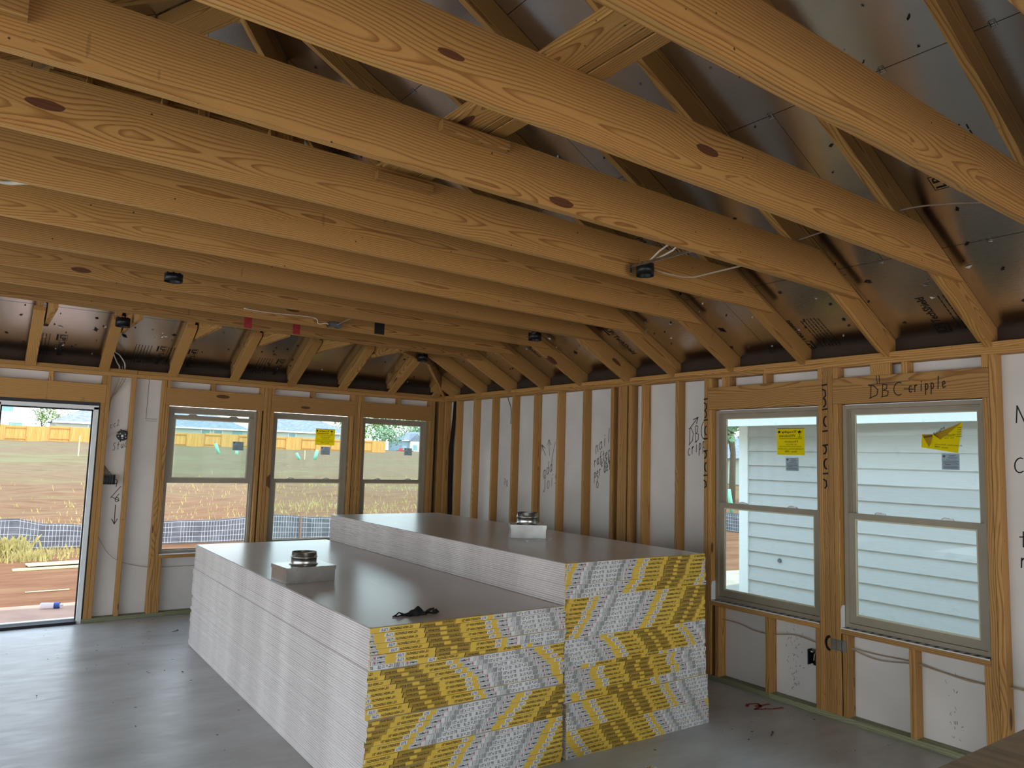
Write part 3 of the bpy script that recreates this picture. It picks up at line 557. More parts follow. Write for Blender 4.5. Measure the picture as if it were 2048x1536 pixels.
# dark underlay above the sheathing so that the joints read dark, and the eaves boards
b = MB(); e = .49; zz = lambda u: Z0+DT+.016+SL*u
P = lambda x, y, u: (x, y, zz(u))
tri = [P(e, e, -e), P(e, YR-.3, -e), P(XM, YR-.3, 3.775), P(XM, -3.775, 3.775), P(XL-e, e, -e), P(XL-e, YR-.3, -e)]
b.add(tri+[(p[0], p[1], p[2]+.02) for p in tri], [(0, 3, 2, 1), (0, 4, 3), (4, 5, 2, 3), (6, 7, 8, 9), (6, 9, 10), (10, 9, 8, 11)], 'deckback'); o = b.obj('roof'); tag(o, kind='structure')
for x0, x1, y0, y1 in ((.45, .48, YR, .48), (XL-.48, .45, .45, .48)): tag(MB().box(x0, x1, y0, y1, 2.22, 2.37, 'trim_w').obj('trim_1'), kind='structure')
b = MB().box(.101, .45, YR, .45, 2.24, 2.25, 'soffit').box(XL-.45, .101, .101, .45, 2.24, 2.25, 'soffit'); tag(b.obj('trim_2'), kind='structure')
# plane frames for marks on the sheathing
def FRP(u, v): return frame((-u, -v, Z0+DT-.0015+SL*u), (-1, 0, SL), (0, 1, 0))       # reads up the right-hand slope
def FRD(u, v): return frame((-u, -v, Z0+DT-.0015+SL*u), (1, 0, -SL), (0, -1, 0))      # reads down it
def FBP(u, x): return frame((x, -u, Z0+DT-.0015+SL*u), (0, 1, -SL), (1, 0, 0))        # reads down the back slope
def brand(mat4, s=1.0, lines=True):
    b = MB(); put_text(b, 'LP', 0, .075*s, 0, .05*s, 0, 'print', 0, .02); rect(b, -.006*s, .085*s, -.028*s, -.012*s, 0, 'print')
    stroke(b, [(-.01*s, -.006*s), (-.01*s, .06*s), (.085*s, .06*s), (.085*s, -.006*s)], .003, 0, 'print'); put_text(b, 'TechShield', .10*s, .36*s, 0, .052*s, 0, 'print', .0, .012)
    if lines:
        for i in range(6):
            x = .0
            while x < .34*s: l = R.uniform(.015, .05)*s; rect(b, x, min(x+l, .35*s), -.085*s-i*.028*s, -.079*s-i*.028*s, 0, 'print'); x += l+.008*s
    b.obj('printed_lettering', ceiling, mat4)
brand(FRP(-.06, 6.18)); brand(FRP(.98, 6.655)); brand(FRP(-.07, 5.235), .95); brand(FRD(.46, 3.54), 1.1, False); brand(FRD(.50, 2.32), .8, False); brand(FRD(2.35, 3.30), 1.1); brand(FRP(.90, 4.73), 1.0)
brand(FBP(.215, -4.345), 1.0); brand(FBP(.195, -3.465)); brand(FBP(.20, -3.165)); brand(FBP(.185, -2.235)); brand(FBP(3.40, -4.17))
# nail tips, torn holes and foil chips scattered over the underside: far too many to count
b = MB()
for side in 'rb':
    for k in range(560):
        u, v = R.uniform(-.02, 3.6), R.uniform(.3, 8.3); s = R.uniform(.005, .014)*(1 if R.random() < .85 else 1.9)
        if side == 'r':
            if u > v: continue
            o, xd, yd = Vector((-u, -v, Z0+DT+SL*u)), Vector((-1, 0, SL)).normalized(), Vector((0, 1, 0))
        else:
            v = R.uniform(.2, 5); 
            if u > min(v, 7.55-v): continue
            o, xd, yd = Vector((-v, -u, Z0+DT+SL*u)), Vector((0, 1, -SL)).normalized(), Vector((1, 0, 0))
        nd = xd.cross(yd); nd = nd if nd.z < 0 else -nd; t = R.uniform(0, 6.28); c, d = xd*math.cos(t)+yd*math.sin(t), yd*math.cos(t)-xd*math.sin(t)
        m = 'splinter' if R.random() < .66 else 'chip'
        b.add([o-c*s*1.6+nd*.002, o+d*s*.6+nd*.004, o+c*s*1.6+nd*.002, o-d*s*.6+nd*.012], [(0, 1, 2, 3)], m)
        if R.random() < .5: b.add([o-d*s*1.5+nd*.003, o+c*s*.4+nd*.006, o+d*s*1.4+nd*.002], [(0, 1, 2)], m)
tag(b.obj('nail_tips', ceiling), kind='stuff')
# panel clips on the seams
def clip_at(F):
    b = MB(); s = .016
    b.tube([(-s, -s*.7, .004), (s, -s*.7, .004), (s, s*.7, .004), (-s, s*.7, .004), (-s, -s*.7, .004)], .0025, 'steel', 4); b.obj('panel_clip', ceiling, F)
for u in (.595, 1.667, 2.74):
    for v in (1.8, 2.4, 3.05, 3.7, 4.13, 4.9, 5.5, 6.1, 6.69, 7.15):
        if u < v-.3: clip_at(FRP(u, v))
for u in (2.735, 1.66):
    for x in (-4.3, -3.98, -3.55, -3.05): clip_at(FBP(u, x))
wire('cable', ceiling, [(-1.02, -5.70, 3.04), (-1.03, -5.87, 3.045), (-1.045, -6.03, 3.05), (-1.05, -6.46, 3.06), (-1.0, -6.66, 3.05), (-.95, -6.86, 3.02), (-.93, -7.08, 3.01)], .004, 'cable_tan')
for k, pts in enumerate(([(-3.863, -.541, 2.83), (-3.885, -.35, 2.70), (-3.889, -.199, 2.63), (-3.83, -.06, 2.54), (-3.802, -.014, 2.515), (-3.79, .03, 2.49)], [(-3.863, -.50, 2.81), (-3.88, -.22, 2.65), (-3.82, -.12, 2.61), (-3.765, -.05, 2.55), (-3.748, .0, 2.51), (-3.745, .04, 2.49)])): wire('cable', ceiling, pts, .006, 'cable')
wire('cable', ceiling, [(-5.4, -5.15, 3.02), (-4.94, -5.12, 3.0), (-4.85, -5.16, 3.0), (-4.79, -5.19, 3.01), (-4.765, -5.20, 3.05)], .011, 'cable'); wire('cable', ceiling, [(-5.4, -3.95, 2.96), (-4.94, -3.97, 2.985), (-4.80, -4.02, 3.0), (-4.7, -4.04, 3.02)], .012, 'cable')
wire('cable', ceiling, [(-3.2, -2.15, 2.87), (-3.0, -2.165, 2.86), (-2.62, -2.17, 2.87), (-2.57, -2.18, 2.82), (-2.50, -2.19, 2.83), (-2.44, -2.19, 2.80)], .004, 'cable')

# ================================================================== windows and door
def bars(b, x0, x1, z0, z1, y0, y1, w, m, wt=None, wb=None):
    wt = wt or w; wb = wb or w
    b.box(x0, x0+w, y0, y1, z0, z1, m); b.box(x1-w, x1, y0, y1, z0, z1, m); b.box(x0+w, x1-w, y0, y1, z0, z0+wb, m); b.box(x0+w, x1-w, y0, y1, z1-wt, z1, m); return b
def yellow_label(root_sash, x0, x1, z0, z1, y):
    b = MB(); F = frame((x0, y, z0), (1, 0, 0), (0, 0, 1)); w, h = x1-x0, z1-z0
    rect(b, 0, w, 0, h, 0, 'yellow_label'); rect(b, 0, w, h-.004, h, .0004, 'marker')
    T = lambda s, a0, a1, c0, c1, bold=.0, m='marker': put_text(b, s, a0*w, a1*w, c0*h, c1*h, .0008, m, 0, bold, False, True)
    T('Trophy', .16, .72, .80, .91, .03); T('Windows', .08, .68, .67, .78, .01); T('Houston', .28, .76, .46, .56); T('281-444-2234', .34, .72, .37, .42)
    T('Austin/San Antonio - Fort Worth', .04, .96, .22, .27); T('1-800-555', .3, .7, .10, .19, .01) if False else T('Since 1998', .30, .72, .10, .17, .01)
    for zz in (.62, .60, .33, .30, .20): rect(b, .08*w, .9*w, zz*h, (zz+.008)*h, .0006, 'marker')
    for xx in (.06, .80):
        b.add([(w*(xx+p[0]*.05), h*(.84+p[1]*.05), .0009) for p in arc(.5, .5, 1, 1, 0, 330, 8)], [tuple(range(8))], 'marker')
    stroke(b, [(w*.74, h*.90), (w*.83, h*.76), (w*.92, h*.90)], .003, .0009, 'marker'); stroke(b, [(w*.83, h*.76), (w*.83, h*.67)], .003, .0009, 'marker'); stroke(b, [(w*.76, h*.67), (w*.90, h*.67)], .003, .0009, 'marker')
    o = b.obj('sticker', root_sash, F); o['label'] = 'square yellow sticker printed in black'
def grey_label(root_sash, x0, x1, z0, z1, y):
    b = MB(); F = frame((x0, y, z0), (1, 0, 0), (0, 0, 1)); w, h = x1-x0, z1-z0; rect(b, 0, w, 0, h, 0, 'grey_label')
    b.add([(w*(.14+p[0]), h*(.84+p[1]), .0008) for p in arc(0, 0, .09, .08, 0, 320, 10)], [tuple(range(10))], 'grey_dark')
    for zz, a0, a1 in ((.90, .35, .85), (.84, .45, .75), (.76, .35, .9), (.70, .4, .85), (.60, .25, .85), (.50, .1, .95), (.42, .1, .9), (.34, .1, .95), (.30, .2, .5), (.22, .1, .9), (.14, .1, .95), (.08, .1, .9)): rect(b, a0*w, a1*w, zz*h, (zz+.025)*h, .0006, 'grey_dark')
    for zz in (.54, .38, .18): rect(b, .04*w, .96*w, zz*h, (zz+.008)*h, .0006, 'grey_dark')
    o = b.obj('sticker', root_sash, F); o['label'] = 'small grey printed data label'
def window(idx, mat4, W, H, raised=False):
    root = link('window_%d' % idx, None, None, mat4); tag(root, kind='structure')
    f = MB(); bars(f, .006, W-.006, .006, H-.006, .050, .128, .028, 'vinyl'); bars(f, .034, W-.034, .034, H-.034, .084, .092, .010, 'vinyl'); f.obj('frame', root)
    up0 = .735
    s = MB(); bars(s, .030, W-.030, up0, H-.034, .093, .118, .038, 'vinyl', .036, .034); bars(s, .068, W-.068, up0+.034, H-.07, .100, .112, .006, 'vinyl_light'); us = s.obj('upper_sash', root)
    MB().box(.064, W-.064, .105, .109, up0+.03, H-.066, 'glass').obj('glass', us)
    dz = .69 if raised else 0; lo0, lo1 = .036+dz, (.780 if not raised else .780+dz-.03)
    s = MB(); bars(s, .034, W-.034, lo0, lo1, .060, .084, .042, 'vinyl', .040, .052); bars(s, .076, W-.076, lo0+.052, lo1-.04, .066, .08, .010, 'vinyl_light'); ls = s.obj('lower_sash', root)
    MB().box(.072, W-.072, .071, .075, lo0+.05, lo1-.038, 'glass').obj('glass', ls)
    for fx in (.27, .73):
        l = MB(); x = W*fx
        if raised: l.add([(x-.05, .066, lo1), (x+.05, .066, lo1), (x+.03, .066, lo1+.014), (x-.03, .066, lo1+.014), (x-.05, .08, lo1), (x+.05, .08, lo1), (x+.03, .08, lo1+.014), (x-.03, .08, lo1+.014)], [(0, 1, 2, 3), (7, 6, 5, 4), (0, 4, 5, 1), (1, 5, 6, 2), (2, 6, 7, 3), (3, 7, 4, 0)], 'vinyl')
        else: l.box(x-.035, x+.035, .064, .084, lo1, lo1+.006, 'white').box(x+.005, x+.04, .056, .066, lo1+.002, lo1+.012, 'white').tube([(x-.03, .06, lo1+.004), (x-.01, .058, lo1+.014), (x+.02, .06, lo1+.012)], .004, 'white', 5)
        l.obj('sash_lock', ls)
    return root, us, ls
mb = lambda w: Matrix.Translation((w[0], 0, WZ[0])); mr = lambda w: frame((0, w[1], WZ[0]), (0, -1, 0), (1, 0, 0))
H = WZ[1]-WZ[0]
_, u1, _ = window(1, mb(W1), W1[1]-W1[0], H, True); grey_label(u1, .691, .810, 1.085, 1.181, .1035)
_, u2, _ = window(2, mb(W2), W2[1]-W2[0], H); yellow_label(u2, .534, .774, 1.177, 1.369, .1035); grey_label(u2, .607, .724, 1.063, 1.160, .1035)
_, u3, _ = window(3, mb(W3), W3[1]-W3[0], H); grey_label(u3, .620, .732, 1.086, 1.178, .1035)
_, u4, _ = window(4, mr(W4), W4[1]-W4[0], H); yellow_label(u4, .546, .782, 1.173, 1.375, .1035); grey_label(u4, .621, .730, 1.055, 1.154, .1035)
_, u5, _ = window(5, mr(W5), W5[1]-W5[0], H); grey_label(u5, .640, .745, 1.096, 1.196, .1035)
# the half-peeled yellow sticker: lower part flat on the glass, the upper left folded forward
b = MB(); g = .1035
flat = [(.515, 1.236), (.738, 1.201), (.771, 1.396), (.640, 1.335), (.592, 1.318), (.520, 1.320)]
b.add([(x, g, z) for x, z in flat], [tuple(range(6))], 'yellow_label')
M['yellow_back'] = plain('yellow_label_back', 'b28c1c', .6, var=.05)
b.add([(.771, g, 1.396), (.645, g-.02, 1.285), (.612, g-.035, 1.315), (.592, g-.004, 1.320), (.66, g-.002, 1.348)], [(0, 1, 2, 3, 4)], 'yellow_back')
b.add([(.520, g, 1.320), (.575, g-.025, 1.238), (.592, g-.03, 1.262), (.592, g-.004, 1.320)], [(0, 1, 2, 3)], 'yellow_back')
F5 = frame((0, g-.001, 0), (1, 0, 0), (0, 0, 1)); t = MB()
def tx(s, x0, x1, z0, z1, rot=0, bold=0, mir=True, lift=0):
    q = MB(); put_text(q, s, 0, x1-x0, 0, z1-z0, 0, 'marker', 0, bold, False, mir); c, d = math.cos(rot), math.sin(rot)
    b.add([(x0+p[0]*c-p[1]*d, g-.0012-lift, z0+p[0]*d+p[1]*c) for p in q.v], q.f, 'marker')
tx('Houston', .655, .725, 1.305, 1.325); tx('281-444', .66, .72, 1.292, 1.300); tx('Austin/San Antonio', .60, .765, 1.252, 1.262, -.06); tx('Since 1998', .60, .68, 1.236, 1.247, -.1)
tx('Trophy', .615, .70, 1.306, 1.326, .62, .02, False, .03); tx('Windows', .545, .60, 1.292, 1.306, .25, .02, False, .024)
for k in range(5): b.box(.74-.012*k*.2, .765, g-.0013, g-.0011, 1.36-.014*k, 1.363-.014*k, 'marker')
o = b.obj('sticker', u5); o['label'] = 'yellow sticker peeling off, its corner folded over'
# sill flashing
for n, w, mt in ((4, W4, mr(W4)), (5, W5, mr(W5)), (1, W1, mb(W1))):
    b = MB(); L = w[1]-w[0]; b.add([(0.002, -.004, -.003), (L-.004, -.004, -.003), (L-.004, -.004, .004), (.002, -.004, .004), (L-.004, .06, .004), (.002, .06, .004)], [(0, 1, 2, 3), (3, 2, 4, 5)], 'white')
    if n > 3:
        b.add([(.003, -.002, 0), (.003, .05, 0), (.003, .05, .15), (.003, .012, .15), (.003, -.002, .12)], [(0, 1, 2, 3, 4)], 'white')
        for k in range(16): x = L*(k+.5)/16; b.add([(x-.012, .0, .0048), (x+.014, .0, .0048), (x+.02, .048, .0048), (x-.006, .048, .0048)], [(0, 1, 2, 3)], 'blackpoly')
    b.obj('sill_flashing', wall_right if n > 3 else wall_back, mt)
# door opening: jambs, head, weatherstrip and black threshold
door = empty('door_1'); tag(door, kind='structure')
for x0, x1 in ((-3.990, -3.950), (-4.792, -4.752)):
    b = MB().box(x0, x1, -.002, .13, .0, 2.085, 'trim_w'); s = 1 if x0 > -4.2 else -1; xi = x0 if s > 0 else x1
    b.obj('jamb', door); MB().box(min(xi, xi-.012*s), max(xi, xi-.012*s), .045, .065, .03, 2.06, 'rubber').obj('weatherstrip', door)
b = MB().box(-4.792, -3.950, -.002, .13, 2.062, 2.100, 'trim_w'); b.obj('head_jamb', door); MB().box(-4.752, -3.990, .045, .065, 2.048, 2.062, 'rubber').obj('weatherstrip', door)
MB().box(-4.80, -3.937, .03, .08, 2.100, 2.134, 'blackpoly').box(-3.950, -3.937, .03, .08, .04, 2.1, 'blackpoly').obj('gap_shade_strip', door)  # black strips stand in for the shade in the gap round the frame
b = MB().box(-4.80, -3.992, -.03, .15, 0, .026, 'rubber').box(-4.79, -3.995, .10, .16, .026, .034, 'trim_w'); b.obj('threshold', door)

# ================================================================== drywall
def sheet_mesh():
    b = MB(); w, l, t, c = 1.2192, 3.6576, .0123, .0042
    e = .010; ring = [(0, c), (e, 0), (w-e, 0), (w, c), (w, t-c), (w-e, t), (e, t), (0, t-c)]
    vs = [(x, y, z) for y in (0, l) for x, z in ring]
    b.add(vs, [(0, 1, 9, 8), (2, 3, 11, 10), (3, 4, 12, 11), (4, 5, 13, 12), (6, 7, 15, 14), (7, 0, 8, 15)], 'edge'); b.add(vs, [(1, 2, 10, 9), (5, 6, 14, 13)], 'paper')
    b.add(vs, [tuple(range(8)), tuple(range(15, 7, -1))], 'edge')
    return b.mesh('drywall_sheet')
SHEET = sheet_mesh(); TP = 1.217
def tape_mesh(off, seed):
    b = MB(); W, Hh = 1.2192, .0246; C = (0.0, W); rr = random.Random(seed)
    k0 = math.floor((0-off)/TP)-1
    for k in range(k0, k0+4):
        o = off+k*TP
        if o > W or o+TP < 0: continue
        z1, z2 = .0004, .0008
        rect(b, o-.004, o+.278, 0, Hh, 0, 't_yel', .003, C); rect(b, o+.278, o+.488, 0, Hh, 0, 't_gold', .003, C); rect(b, o+.488, o+.722, 0, Hh, 0, 't_yel', .003, C); rect(b, o+.722, o+TP-.004, 0, Hh, 0, 't_white', .003, C)
        rect(b, o+.276, o+.280, 0, Hh, z1, 't_black', .003, C); rect(b, o+.366, o+.405, .004, Hh-.006, z1, 't_yel', 0, C); rect(b, o+.28, o+.485, Hh-.0022, Hh-.0012, z1, 't_black', 0, C); rect(b, o+.286, o+.37, .0012, .0022, z1, 't_black', 0, C)
        rect(b, o+.055, o+.104, .003, Hh-.003, z1, 't_white', .003, C); put_text(b, 'LITE', o+.062, o+.098, .006, .018, z2, 't_navy', .15, .02, True, False, C)
        put_text(b, '1/2" HIGH STRENGTH', o+.112, o+.236, .006, .0185, z2, 't_black', .15, .03, True, False, C)
        put_text(b, 'Gold Bond', o+.300, o+.366, .003, .012, z2, 't_black', 0, .02, True, False, C); put_text(b, 'Gold Bond', o+.409, o+.474, .012, .021, z2, 't_black', 0, .02, False, False, C)
        put_text(b, '1/2" HIGH STRENGTH', o+.524, o+.642, .006, .0185, z2, 't_black', .15, .03, False, False, C); rect(b, o+.644, o+.684, .003, Hh-.003, z1, 't_white', .003, C); put_text(b, 'LITE', o+.649, o+.679, .006, .018, z2, 't_navy', .15, .02, False, False, C)
        for g0, fl in ((.728, False), (1.150, True)):
            for c in ((g0, g0+.064, .0022, .0034), (g0, g0+.064, Hh-.0034, Hh-.0022)): rect(b, o+c[0], o+c[1], c[2], c[3], z1, 't_black', 0, C)
            rect(b, o+g0-.002, o+g0, .0022, Hh-.0022, z1, 't_black', .002, C); gx = g0+.004 if not fl else g0+.018; put_text(b, 'GridMarX', o+gx, o+gx+.044, .007, .0175, z2, 't_black', .1, .03, fl, False, C)
            rx = g0+.055 if not fl else g0+.008; add_clip(b, [(o+p[0], p[1]) for p in arc(rx, .0123, .006, .007, 0, 324, 9)], [tuple(range(10))], z2, 't_red', C)
        for s0, s1 in ((.812, .878), (1.083, 1.142)):
            x = s0
            while x < s1: w = rr.choice((.0012, .002, .003)); dense = (x > s0+.03) if s0 < 1 else (x < s0+.03); rect(b, o+x, o+x+w, .001, Hh-.001, z1, 't_grey', .0015, C); x += w+(.0016 if dense else .005)
        put_text(b, '1/2" x 12\' TE', o+.885, o+.972, .005, .0195, z2, 't_black', .12, .02, False, False, C); put_text(b, '1/2" x 12\' TE', o+.995, o+1.077, .005, .0195, z2, 't_black', .12, .02, True, False, C)
    return b
ORD = 'top second third fourth fifth sixth seventh eighth ninth tenth eleventh twelfth thirteenth fourteenth fifteenth sixteenth seventeenth eighteenth nineteenth twentieth twenty-first twenty-second twenty-third twenty-fourth twenty-fifth twenty-sixth twenty-seventh twenty-eighth twenty-ninth thirtieth thirty-first thirty-second thirty-third thirty-fourth thirty-fifth thirty-sixth thirty-seventh thirty-eighth thirty-ninth fortieth forty-first forty-second'.split()+['bottom']
GL_ = [568, 600, 612, 625, 640, 690, 695, 945, 285, 325, 360, 405, 448, 462, 475, 510, 535, 95, 70, 45, 10, -30, -60, -90, 440, 410, 375, 350, 330, 300, 270, 240, 215, 190]
OL = [(g-568)*.000721-.005 for g in GL_]
OR_ = [(g-160)*.000739-.278 for g in (1325, 1300, 1275, 1270, 1260, 1225, 1190, 1150, 1560, 1540, 1525, 1490, 1475, 1455, 1410, 1390, 1360, 910, 960, 1000, 1040, 1060, 1080)]+[(g-205)*.000861-.278 for g in (690, 760, 755, 765, 800, 805, 585, 600, 665, 680, 705, 735, 745, 770, 500, 520, 540, 565, 590, 620)]
def stack(x0, y0, rz, height, offs, where, group, jx, jy):
    n = len(offs); pitch = height/n
    for i in range(n):      # i counts from the top
        z = height-(i+1)*pitch; nm = ORD[i] if i < n-1 else 'bottom'
        t = thing('drywall_bundle', 'taped pair of white drywall sheets, %s from the top of the %s' % (nm, where) if nm not in ('top', 'bottom') else '%s taped pair of white drywall sheets in the %s' % (nm, where), 'drywall', (x0+jx(i, n), y0+jy(i, n), z+.0002), rz+R.uniform(-.0006, .0006), group)
        for k in (0, 1):
            s = link('sheet', SHEET, t, Matrix.Translation((0, R.uniform(0, .003), k*pitch/2)))
        tm = tape_mesh(offs[i], i)
        F = frame((0, -.0012, .0003), (1, 0, 0), (0, 0, 1)) @ Matrix.Scale((pitch-.0007)/.0246, 4, (0, 1, 0))
        lip = 't_yel' if .0 < ((.6-offs[i]) % TP) < .72 else 't_white'
        q = MB(); q.v, q.f, q.mi, q.mats = tm.v, tm.f, tm.mi, tm.mats
        H0 = .0246; q.add([(0, H0, 0), (1.2192, H0, 0), (1.2192, H0+.0002, -.014), (0, H0+.0002, -.014)], [(0, 1, 2, 3)], lip); q.add([(0, 0, 0), (0, 0, -.008), (0, H0, -.008), (0, H0, 0)], [(0, 1, 2, 3)], lip); q.add([(1.2192, 0, 0), (1.2192, H0, 0), (1.2192, H0, -.008), (1.2192, 0, -.008)], [(0, 1, 2, 3)], lip)
        q.obj('end_tape', t, F)
rj = random.Random(3); JA = [rj.uniform(-.003, .003) for _ in range(60)]; JB = [rj.uniform(-.006, .006) for _ in range(60)]
def jxl(i, n): return JA[i]+(-.006 if 8 <= i < 17 else 0)+(-.012*max(0, (i-12)/n) if i < 24 else -.012*.35)-.002
def jyl(i, n): return JB[i]*.8-(.010 if i in (5, 6) else 0)-(.012 if 17 <= i < 21 else 0)
def jxr(i, n): return JA[i]*.9+.002+(.004 if 4 <= i < 9 else 0)+(.010 if i >= 24 else 0)+(.007 if i >= 31 else 0)
def jyr(i, n): return JB[i+10]*.7-(.012 if i >= 31 else 0)-(.008 if i >= 37 else 0)
stack(-3.266, -4.977, -.004, .8605, OL, 'lower left stack', 'drywall sheets in the lower left stack', jxl, jyl)
stack(-2.0385, -4.962, -.0075, 1.0984, OR_, 'taller right stack', 'drywall sheets in the taller right stack', jxr, jyr)
zL, zR = .861, 1.099
# ================================================================== loose things on the stacks and floor
def duct_boot(label, loc, rz, w, d, h, r, ch, lid):
    t = thing('duct_boot', label, 'duct boot', loc, rz, 'sheet metal duct boots on the drywall')
    b = MB(); th = .0012
    for x0, x1, y0, y1 in ((-w/2, w/2, -d/2, -d/2+th), (-w/2, w/2, d/2-th, d/2), (-w/2, -w/2+th, -d/2, d/2), (w/2-th, w/2, -d/2, d/2)): b.box(x0, x1, y0, y1, 0, h, 'steel')
    for x0 in (-w/2-.004, w/2-.006): b.box(x0, x0+.010, -d/2+.01, d/2-.01, 0, .003, 'steel')
    b.obj('box', t)
    b = MB(); e = .004; b.box(-w/2-e, w/2+e, -d/2-e, d/2+e, h, h+.002, 'steel')
    for x0, x1, y0, y1 in ((-w/2-e, w/2+e, -d/2-e, -d/2-e+th), (-w/2-e, w/2+e, d/2+e-th, d/2+e), (-w/2-e, -w/2-e+th, -d/2-e, d/2+e), (w/2+e-th, w/2+e, -d/2-e, d/2+e)): b.box(x0, x1, y0, y1, h-lid, h, 'steel')
    for fx in (-.3, .1, .38): b.box(w*fx-.002, w*fx+.002, -d/2-e-.001, -d/2-e, h-lid*.6, h-lid*.6+.004, 'dark_steel')
    b.obj('cap', t)
    pr = [(r+.010, 0), (r+.004, .004), (r, .010), (r, ch*.55), (r+.004, ch*.58), (r+.004, ch*.64), (r, ch*.68), (r-.002, ch), (r-.0035, ch), (r-.002, ch*.66), (r-.002, .004)]
    MB().lathe(pr, 'steel', 36, (0, 0, h+.002)).obj('collar', t, None, True)
    b = MB()
    for k in range(12): a_ = k*math.pi/6+.2; b.box(r*math.cos(a_)-.004, r*math.cos(a_)+.010*math.copysign(1, math.cos(a_)), r*math.sin(a_)-.004, r*math.sin(a_)+.004, h+.002, h+.007, 'dark_steel') if abs(math.cos(a_)) > .2 else None
    b.obj('collar_tabs', t)
duct_boot('galvanised duct boot with round collar on the lower left drywall stack', (-3.062, -3.475, zL), .05, .330, .265, .098, .083, .082, .024)
duct_boot('galvanised duct boot with round collar on the taller right drywall stack', (-1.352, -3.665, zR), -.56, .270, .255, .098, .082, .088, .026)
def bits(name, label, loc, n, rad, m, s0, s1, cat):
    b = MB()
    for k in range(n):
        x, y = R.uniform(-rad[0], rad[0]), R.uniform(-rad[1], rad[1]); s = R.uniform(s0, s1); q = [Vector((R.uniform(-s, s), R.uniform(-s, s), R.uniform(0, s))) for _ in range(4)]
        b.add([(x+p.x, y+p.y, p.z+.0005) for p in q], [(0, 1, 2), (0, 2, 3), (0, 3, 1)], m)
    o = b.obj(name, None, Matrix.Translation(loc)); tag(o, label, cat, None, 'stuff'); return o
bits('plastic_scraps', 'clear plastic scraps around the duct boot on the right stack', (-1.46, -3.93, zR), 30, (.16, .03), 'clear', .004, .012, 'scraps')
bits('tape_scraps', 'white tape scraps under the left duct boot', (-3.15, -3.615, zL), 14, (.10, .012), 'white', .003, .007, 'scraps')
# crumpled black cloth strap on the left stack
t = thing('cloth_strap', 'crumpled black cloth strap lying on the lower left drywall stack', 'cloth', (-2.925, -4.80, zL), -.1)
b = MB(); nx, ny = 26, 8; vs = []
for j in range(ny+1):
    for i in range(nx+1):
        u, v = i/nx, j/ny; wdt = .040*math.sin(math.pi*min(1, .08+u*.98))**.6; x = (u-.5)*.16; y = (v-.5)*2*wdt*.8
        z = .006+.040*math.exp(-((u-.52)/.22)**2)*(1-(2*v-1)**2)*.9+.006*math.sin(19*u+5*v)*math.sin(math.pi*v); vs.append((x, y+.006*math.sin(23*u), max(.001, z) if 0 < j < ny else .0008))
b.add(vs, [(j*(nx+1)+i, j*(nx+1)+i+1, (j+1)*(nx+1)+i+1, (j+1)*(nx+1)+i) for j in range(ny) for i in range(nx)], 'cloth'); b.obj('cloth_body', t, None, True)
MB().tube([(-.07, .0, .006), (-.095, .008, .018), (-.115, .0, .006), (-.135, -.006, .003), (-.108, -.012, .003), (-.075, -.006, .006)], [.006, .004, .004, .003, .004, .005], 'cloth', 6).obj('ear_loop', t, None, True)
MB().tube([(.06, .0, .012), (.085, .01, .02), (.10, .0, .026), (.094, -.005, .012), (.115, .004, .016), (.128, 0, .006), (.11, -.01, .004), (.08, -.006, .006)], [.008, .008, .007, .007, .009, .006, .006, .006], 'cloth', 6).obj('ear_loop', t, None, True)
# silver flexible duct end at the bottom edge of the picture
t = thing('flexible_duct', 'shiny silver foil flexible duct end lying on the floor in front', 'duct', (-2.02, -5.60, 0), .1)
b = MB(); vs = []; n, mrow = 28, 10
for j in range(mrow+1):
    for i in range(n):
        a_ = 2*math.pi*i/n; ph = j/mrow*math.pi/2; rad = .205*math.cos(ph)**.7; wr_ = 1+.05*math.sin(7*a_+3*j)+.03*math.sin(13*a_-2*j)
        vs.append((rad*wr_*math.cos(a_)+.035, rad*.85*wr_*math.sin(a_), .135*math.sin(ph)*(1+.06*math.sin(9*a_+j*2))))
b.add(vs, [(j*n+i, j*n+(i+1) % n, (j+1)*n+(i+1) % n, (j+1)*n+i) for j in range(mrow) for i in range(n)], 'mylar'); b.obj('foil_jacket', t)
MB().tube([(-.13+.09*math.cos(a_), .06+.075*math.sin(a_), .075+.045*math.sin(a_*1.0)) for a_ in [k*math.pi/9 for k in range(0, 19)]], .010, 'mylar', 7).obj('wire_hoop', t, None, True)
# plywood-topped work table whose far corner enters the frame
t = thing('work_table', 'rough plywood table top at the bottom right corner', 'table', (-1.35, -7.75, 0))
lum('plywood_top', t, (-1.25, 1.19), (-.6, .605), (.732, .75), 'x', 'ply')
for sx in (-1.15, 1.05):
    for sy in (-.5, .42): lum('leg', t, (sx, sx+.089), (sy, sy+.038), (0, .732), 'z')
# black plastic sheeting strips in the corner
def ribbon(name, label, pts, wvec, m, cat):
    b = MB(); vs = []; w = Vector(wvec)
    for i, p in enumerate(pts): p = Vector(p[:3]); s = pts[i][3] if len(pts[i]) > 3 else 1; vs += [tuple(p-w*s), tuple(p+w*s)]
    off = w.cross(Vector((0, 0, 1))).normalized()*.006; n = len(vs); vs2 = [tuple(Vector(v)+off) for v in vs]
    fs = [(2*i, 2*i+1, 2*i+3, 2*i+2) for i in range(len(pts)-1)]+[(n+2*i, n+2*i+2, n+2*i+3, n+2*i+1) for i in range(len(pts)-1)]
    fs += [(2*i, 2*i+2, n+2*i+2, n+2*i) for i in range(len(pts)-1)]+[(2*i+1, n+2*i+1, n+2*i+3, 2*i+3) for i in range(len(pts)-1)]
    b.add(vs+vs2, fs, m); o = b.obj(name); tag(o, label, cat, 'black plastic sheeting in the corner'); return o
